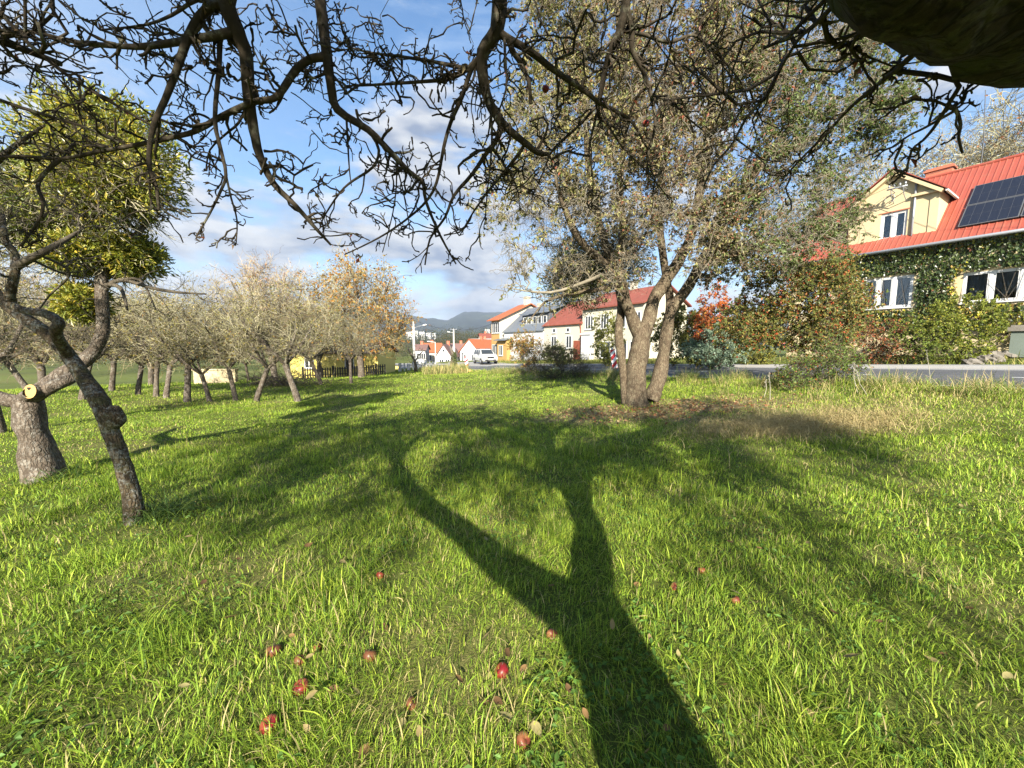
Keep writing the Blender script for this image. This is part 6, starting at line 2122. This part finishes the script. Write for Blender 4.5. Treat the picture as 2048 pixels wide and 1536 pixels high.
def fallen_leaves():
    g = np.random.default_rng(909)
    protos = []
    for v in range(4):
        m = Mesh()
        col = [(.26, .20, .09), (.20, .12, .05), (.30, .26, .11), (.13, .075, .035)][v]
        n = 7
        t = np.linspace(0, 1, n); w = .5 * np.sin(pi * t ** .8) * .55
        curl = .25 * (t - .5) ** 2 + g.normal() * .05
        a = np.stack([t, w, curl + .18 * w + .05 * g.random(n)], -1); b_ = np.stack([t, -w, curl + .22 * w + .05 * g.random(n)], -1); c = np.stack([t, 0 * t, curl], -1)
        i = np.arange(n - 1)
        m.add(np.concatenate([a, c, b_]) * .07, np.concatenate([np.stack([i, i + 1, n + i + 1, n + i], -1), np.stack([n + i, n + i + 1, 2 * n + i + 1, 2 * n + i], -1)]), col=np.array(col))
        protos.append(m.build('fallen_leaf', M['straw'], smooth=True, cols=True))
    spots = [(622, 1490), (738, 1505), (1026, 1465), (987, 1415), (958, 1418), (912, 1372), (705, 1390), (1132, 1390), (1300, 1300), (1341, 1470), (1480, 1200), (1788, 1500), (1880, 1345), (1880, 1325), (2020, 1370), (1928, 1225), (1225, 1280), (960, 1425), (800, 1160), (640, 1225), (1300, 1520), (1165, 1440), (1650, 1260), (1765, 1265), (680, 1135), (450, 1260)]
    for k in range(34): spots.append((g.uniform(60, 2000), g.uniform(1000, 1500)))
    for k, (px, py) in enumerate(spots):
        o = protos[k % 4] if k < 4 else protos[k % 4].copy()
        if k >= 4: COL.objects.link(o)
        c = gpx(px, py)
        o.location = (c[0], c[1], c[2] + g.uniform(.02, .06))
        o.rotation_euler = (g.normal() * .35, g.normal() * .35, g.uniform(0, 6.28))
        sc = g.uniform(.55, 1.0); o.scale = (sc, sc, sc)
        tag(o, ['pale tan dry leaf lying in the lawn', 'brown dry leaf lying in the lawn', 'straw yellow dry leaf lying in the lawn', 'dark brown curled leaf lying in the lawn'][k % 4], 'leaf', ['pale tan fallen leaves', 'brown fallen leaves', 'straw yellow fallen leaves', 'dark brown fallen leaves'][k % 4])


fallen_leaves()


# ------------------------------------------------------------------ grass
def blades(m, x, y, z, ln, wd, seg, col, lean, g, az=None, tipcol=None):
    """ribbons: seg+1 rows, bending over along a random heading"""
    n = len(x)
    if n == 0: return
    az = g.uniform(0, 2 * pi, n) if az is None else az
    h = np.stack([np.cos(az), np.sin(az), np.zeros(n)], -1)
    faz = az + pi / 2 + g.normal(size=n) * .5
    sv = np.stack([np.cos(faz), np.sin(faz), np.zeros(n)], -1)
    t = np.linspace(0, 1, seg + 1)
    base = np.stack([x, y, z - .01], -1)
    rows = []
    for k, tk in enumerate(t):
        up = np.sin(np.minimum(1.5, (1 - .55 * lean * tk)) * pi / 2) if False else (1 - lean * tk * .62)
        out = lean * tk ** 1.7 * .95
        c = base + np.stack([h[:, 0] * out * ln, h[:, 1] * out * ln, tk * up * ln], -1)
        if k < seg:
            w = (wd * (1 - .45 * tk))[:, None] * .5
            rows += [c - sv * w, c + sv * w]
        else:
            rows.append(c)
    nv = 2 * seg + 1
    v = np.stack(rows, 1).reshape(-1, 3)
    b = (np.arange(n) * nv)[:, None]
    q = [b + np.array([[2 * k, 2 * k + 1, 2 * k + 3, 2 * k + 2]]) for k in range(seg - 1)]
    tr = b + np.array([[2 * seg - 2, 2 * seg - 1, 2 * seg]])
    m.add(v, np.concatenate(q) if q else None, tr, col=np.repeat(col, nv, axis=0))


def grass():
    g = np.random.default_rng(1000)
    m = Mesh()
    rings = [(.55, 2.4, 11500, .0029, 4, (.03, .10)), (2.4, 4.6, 7000, .0038, 3, (.03, .09)), (4.6, 8.5, 3200, .0056, 2, (.035, .085)), (8.5, 15, 1150, .0105, 2, (.03, .07)), (15, 27, 280, .020, 1, (.05, .09)), (27, 46, 75, .04, 1, (.07, .13))]
    for r0, r1, den, wd, seg, (l0, l1) in rings:
        A = 1.18
        n = int(den * A * (r1 ** 2 - r0 ** 2))
        r = np.sqrt(g.uniform(r0 ** 2, r1 ** 2, n)); a = g.uniform(-A, A, n)
        x, y = np.sin(a) * r, np.cos(a) * r - .35
        s, d = sd(x, y)
        k = litter(x, y); k2 = strawy(x, y)
        cl = vn(x, y, 3.0, 41) * .55 + vn(x, y, 9.0, 42) * .45          # tussocks
        big = vn(x, y, .55, 43)
        keep = (d < ROAD_NEAR - .15) & (g.random(n) > k * .85) & (g.random(n) > k2 * .5) & (g.random(n) < .45 + .9 * cl)
        x, y, k, k2, cl, big, d = (q[keep] for q in (x, y, k, k2, cl, big, d))
        n = len(x)
        z = hgt(x, y)
        ln = (l0 + (l1 - l0) * g.random(n)) * (.55 + .85 * cl) * (.85 + .5 * big)
        thin = sstep(.56, .78, vn(x, y, 1.3, 61) * .7 + vn(x, y, 4.2, 62) * .3)
        kp = g.random(n) > thin * .35
        x, y, z, k, k2, cl, big, d, ln, thin = (q[kp] for q in (x, y, z, k, k2, cl, big, d, ln, thin)); n = len(x)
        ln *= 1 + 1.0 * sstep(.66, .85, vn(x, y, 2.3, 63))
        verge = np.exp(-((d + 14.2) / 1.6) ** 2)
        ln *= 1 + 1.5 * verge * g.random(n)
        wv = wd * (.65 + .7 * g.random(n))
        wide = (g.random(n) < .05) & (r1 < 9)
        ln = np.where(wide, ln * 1.7, ln); wv = np.where(wide, wv * 1.9, wv)
        lean = np.clip(g.normal(.62, .28, n), .08, 1.15)
        az = g.uniform(0, 2 * pi, n) * .8 + vn(x, y, 1.6, 44) * 2 * pi      # combed in patches
        u = g.random(n)
        bright, mid, dark, straw = np.array([.36, .44, .055]), np.array([.22, .33, .036]), np.array([.075, .135, .020]), np.array([.46, .39, .17])
        pb = .30 + .35 * (big - .5)
        col = np.where((u < pb)[:, None], bright, np.where((u < .78)[:, None], mid, dark))
        ps = .045 + .07 * (vn(x, y, 1.6, 45) > .62) + .16 * thin + .75 * k2 + .55 * k + .18 * verge
        col = np.where((g.random(n) < ps)[:, None], straw * (.6 + .6 * g.random((n, 1))), col)
        col = col * (.72 + .56 * g.random((n, 1))) * (.86 + .28 * vn(x, y, .9, 46))[:, None]
        blades(m, x, y, z, ln, wv, seg, col, lean, g, az)
    # clover and small broad-leaved weeds low in the sward
    n = 15000
    r = 1 + 6.5 * g.random(n) ** 1.3; a = g.uniform(-1.15, 1.15, n)
    x, y = np.sin(a) * r, np.cos(a) * r - .3
    kp = vn(x, y, 1.4, 66) * .6 + vn(x, y, 5, 67) * .4 > .56
    x, y = x[kp], y[kp]; n = len(x)
    col = np.array([.10, .19, .035]) * (.6 + .8 * g.random((n, 1)))
    m.leaves(np.stack([x, y, hgt(x, y) + .015 + .035 * g.random(n)], -1), unit(g.normal(size=(n, 3)) * .35 + [0, 0, 1]), unit(g.normal(size=(n, 3)) * [1, 1, .25]), .022 + .025 * g.random(n), .020, col, .15)
    o = m.build('grass', M['grass'], cols=True)
    tag(o, label='sunlit green lawn grass of the meadow under the trees', cat='grass', kind='stuff')


grass()


def dry_grass():
    g = np.random.default_rng(1100)
    m = Mesh()
    # lying straw
    n = 9000
    x = STRAW[0] + g.normal(size=n) * 1.7 + .3; y = STRAW[1] + g.normal(size=n) * .75
    kp = g.random(n) < .15 + 1.2 * strawy(x, y)
    x, y = x[kp], y[kp]; n = len(x)
    col = np.where((g.random(n) < .75)[:, None], [.44, .36, .17], [.30, .22, .10]) * (.6 + .7 * g.random((n, 1)))
    blades(m, x, y, hgt(x, y) + .02 + .06 * g.random(n), g.uniform(.16, .42, n), g.uniform(.004, .007, n), 4, col, np.clip(g.normal(1.25, .25, n), .7, 1.58), g)
    # verge: long tussocks by the road
    c = []
    for k in range(130):
        s = g.uniform(-6, 20); d = g.uniform(-15.0, -12.7)
        p = E0 + U * s + N * d
        c.append((p[0], p[1], .35 + .4 * g.random()))
    for px, py in ((1700, 770), (1720, 790), (1760, 775), (1790, 765), (1840, 775), (1960, 790), (2040, 790), (1650, 800), (1450, 790), (1545, 775)):
        p = gpx(px, py); c.append((p[0], p[1], .5))
    for cx, cy, L in c:
        k = 110
        x = cx + g.normal(size=k) * .16; y = cy + g.normal(size=k) * .14
        col = np.where((g.random(k) < .42)[:, None], [.42, .34, .16], np.where((g.random(k) < .5)[:, None], [.16, .22, .04], [.10, .16, .03])) * (.65 + .6 * g.random((k, 1)))
        blades(m, x, y, hgt(x, y), L * g.uniform(.4, 1.1, k), g.uniform(.005, .010, k), 4, col, np.clip(g.normal(.75, .3, k), .1, 1.4), g)
    o = m.build('dry_grass', M['straw'], cols=True)
    tag(o, label='dry straw and long unmown verge grass beside the road', cat='dry grass', kind='stuff')
    # tufts at the feet of the trees
    for (px, py, L, k, lab) in ((330, 1035, .38, 260, 'long dark grass tuft at the foot of the leaning tree'), (118, 962, .30, 180, 'grass tuft at the right foot of the stout old tree')):
        p = gpx(px, py)
        m = Mesh()
        x = p[0] + g.normal(size=k) * .14; y = p[1] + g.normal(size=k) * .12
        col = np.where((g.random(k) < .7)[:, None], [.06, .11, .025], [.12, .17, .03]) * (.6 + .7 * g.random((k, 1)))
        blades(m, x, y, hgt(x, y), L * g.uniform(.5, 1.1, k), g.uniform(.006, .010, k), 5, col, np.clip(g.normal(.95, .3, k), .2, 1.5), g)
        tag(m.build('grass_tuft', M['grass'], cols=True, loc=p), lab, 'grass tuft', 'grass tufts at the tree feet')
    # tall weed stalks in the verge
    labs = ['tall pale dry weed stalk by the road, left one of a leaning pair', 'tall pale dry weed stalk by the road, right one of a leaning pair', 'tall lone dry weed stalk before the road near the right', 'slim young weed stalk below the hawthorn bush, left', 'slim young weed stalk below the hawthorn bush, right']
    for k, (x0, y0, x1, y1) in enumerate(((1716, 790, 1708, 724), (1735, 792, 1712, 740), (1862, 770, 1853, 700), (1528, 795, 1532, 760), (1540, 800, 1538, 745))):
        p = gpx(x0, y0); q = at(x1, y1, p[1])
        m = Mesh(); m.tube([p, (p + q) / 2 + g.normal(size=3) * .02, q], [.008, .006, .003], 5)
        hd = q
        nn = 26
        t = g.uniform(.6, 1.0, nn)[:, None]
        m.leaves(p * (1 - t) + q * t, unit(g.normal(size=(nn, 3))), unit(g.normal(size=(nn, 3)) + [0, 0, 1]), .04, .012, np.tile([.4, .33, .18], (nn, 1)))
        tag(m.build('weed_stalk', M['twig_pale'], loc=p), labs[k], 'weed stalk', 'tall weed stalks at the roadside')
    # weeds on the far verge and garden bank
    m = Mesh()
    n = 5200
    s = g.uniform(-4, 46, n); d = g.uniform(-3.7, -.6, n)
    x = E0[0] + U[0] * s + N[0] * d; y = E0[1] + U[1] * s + N[1] * d
    col = np.where((g.random(n) < .4)[:, None], [.30, .26, .09], [.14, .18, .03]) * (.6 + .7 * g.random((n, 1)))
    blades(m, x, y, hgt(x, y), g.uniform(.15, .6, n), g.uniform(.02, .04, n), 2, col, np.clip(g.normal(.6, .3, n), .1, 1.2), g)
    tag(m.build('garden_weeds', M['grass'], cols=True), label='strip of yellow-green weeds between the pavement and the gardens', cat='weeds', kind='stuff')
    m = Mesh()
    n = 2600
    px = g.uniform(845, 935, n); Y = g.uniform(26, 33, n)
    P = np.array([at(a, 740, b) for a, b in zip(px, Y)])
    col = np.where((g.random(n) < .65)[:, None], [.34, .29, .12], [.15, .19, .05]) * (.6 + .7 * g.random((n, 1)))
    blades(m, P[:, 0], P[:, 1], hgt(P[:, 0], P[:, 1]), g.uniform(.2, .95, n), g.uniform(.02, .04, n), 2, col, np.clip(g.normal(.5, .3, n), .1, 1.2), g)
    tag(m.build('tall_weeds', M['straw'], cols=True), label='pale tall dry weeds at the end of the field by the road', cat='weeds', kind='stuff')


dry_grass()


def leaf_litter():
    g = np.random.default_rng(1200)
    n = 2600
    x = PEAR[0] + g.normal(size=n) * 2.0 + .4; y = PEAR[1] - .8 + g.normal(size=n) * 1.1
    kp = g.random(n) < litter(x, y) * 1.3 + .05
    x, y = x[kp], y[kp]; n = len(x)
    p = np.stack([x, y, hgt(x, y) + .01 + .04 * g.random(n)], -1)
    col = np.array([[.24, .15, .08], [.34, .24, .13], [.15, .09, .05], [.30, .13, .06]])[g.integers(0, 4, n)] * (.6 + .7 * g.random((n, 1)))
    m = Mesh(); m.leaves(p, unit(g.normal(size=(n, 3)) * .5 + [0, 0, 1]), unit(g.normal(size=(n, 3)) * [1, 1, .2]), .075 * (.6 + .8 * g.random(n)), .045, col, .2)
    tag(m.build('leaf_litter', M['straw'], cols=True), label='brown fallen leaf litter on bare ground around the pear tree', cat='leaf litter', kind='stuff')


leaf_litter()


# ------------------------------------------------------------------ the air
def haze():
    m = Mesh()
    m.box((0, 2400, 160), 11000, 6800, 420 + 40)
    mat, t = new_mat('haze_air')
    v = t.n('ShaderNodeVolumePrincipled', {'Color': (.72, .82, .98, 1), 'Density': .00020, 'Anisotropy': .2})
    t.n('ShaderNodeOutputMaterial', {'Volume': v.outputs[0]})
    o = m.build('haze', mat)
    tag(o, kind='stuff')


haze()
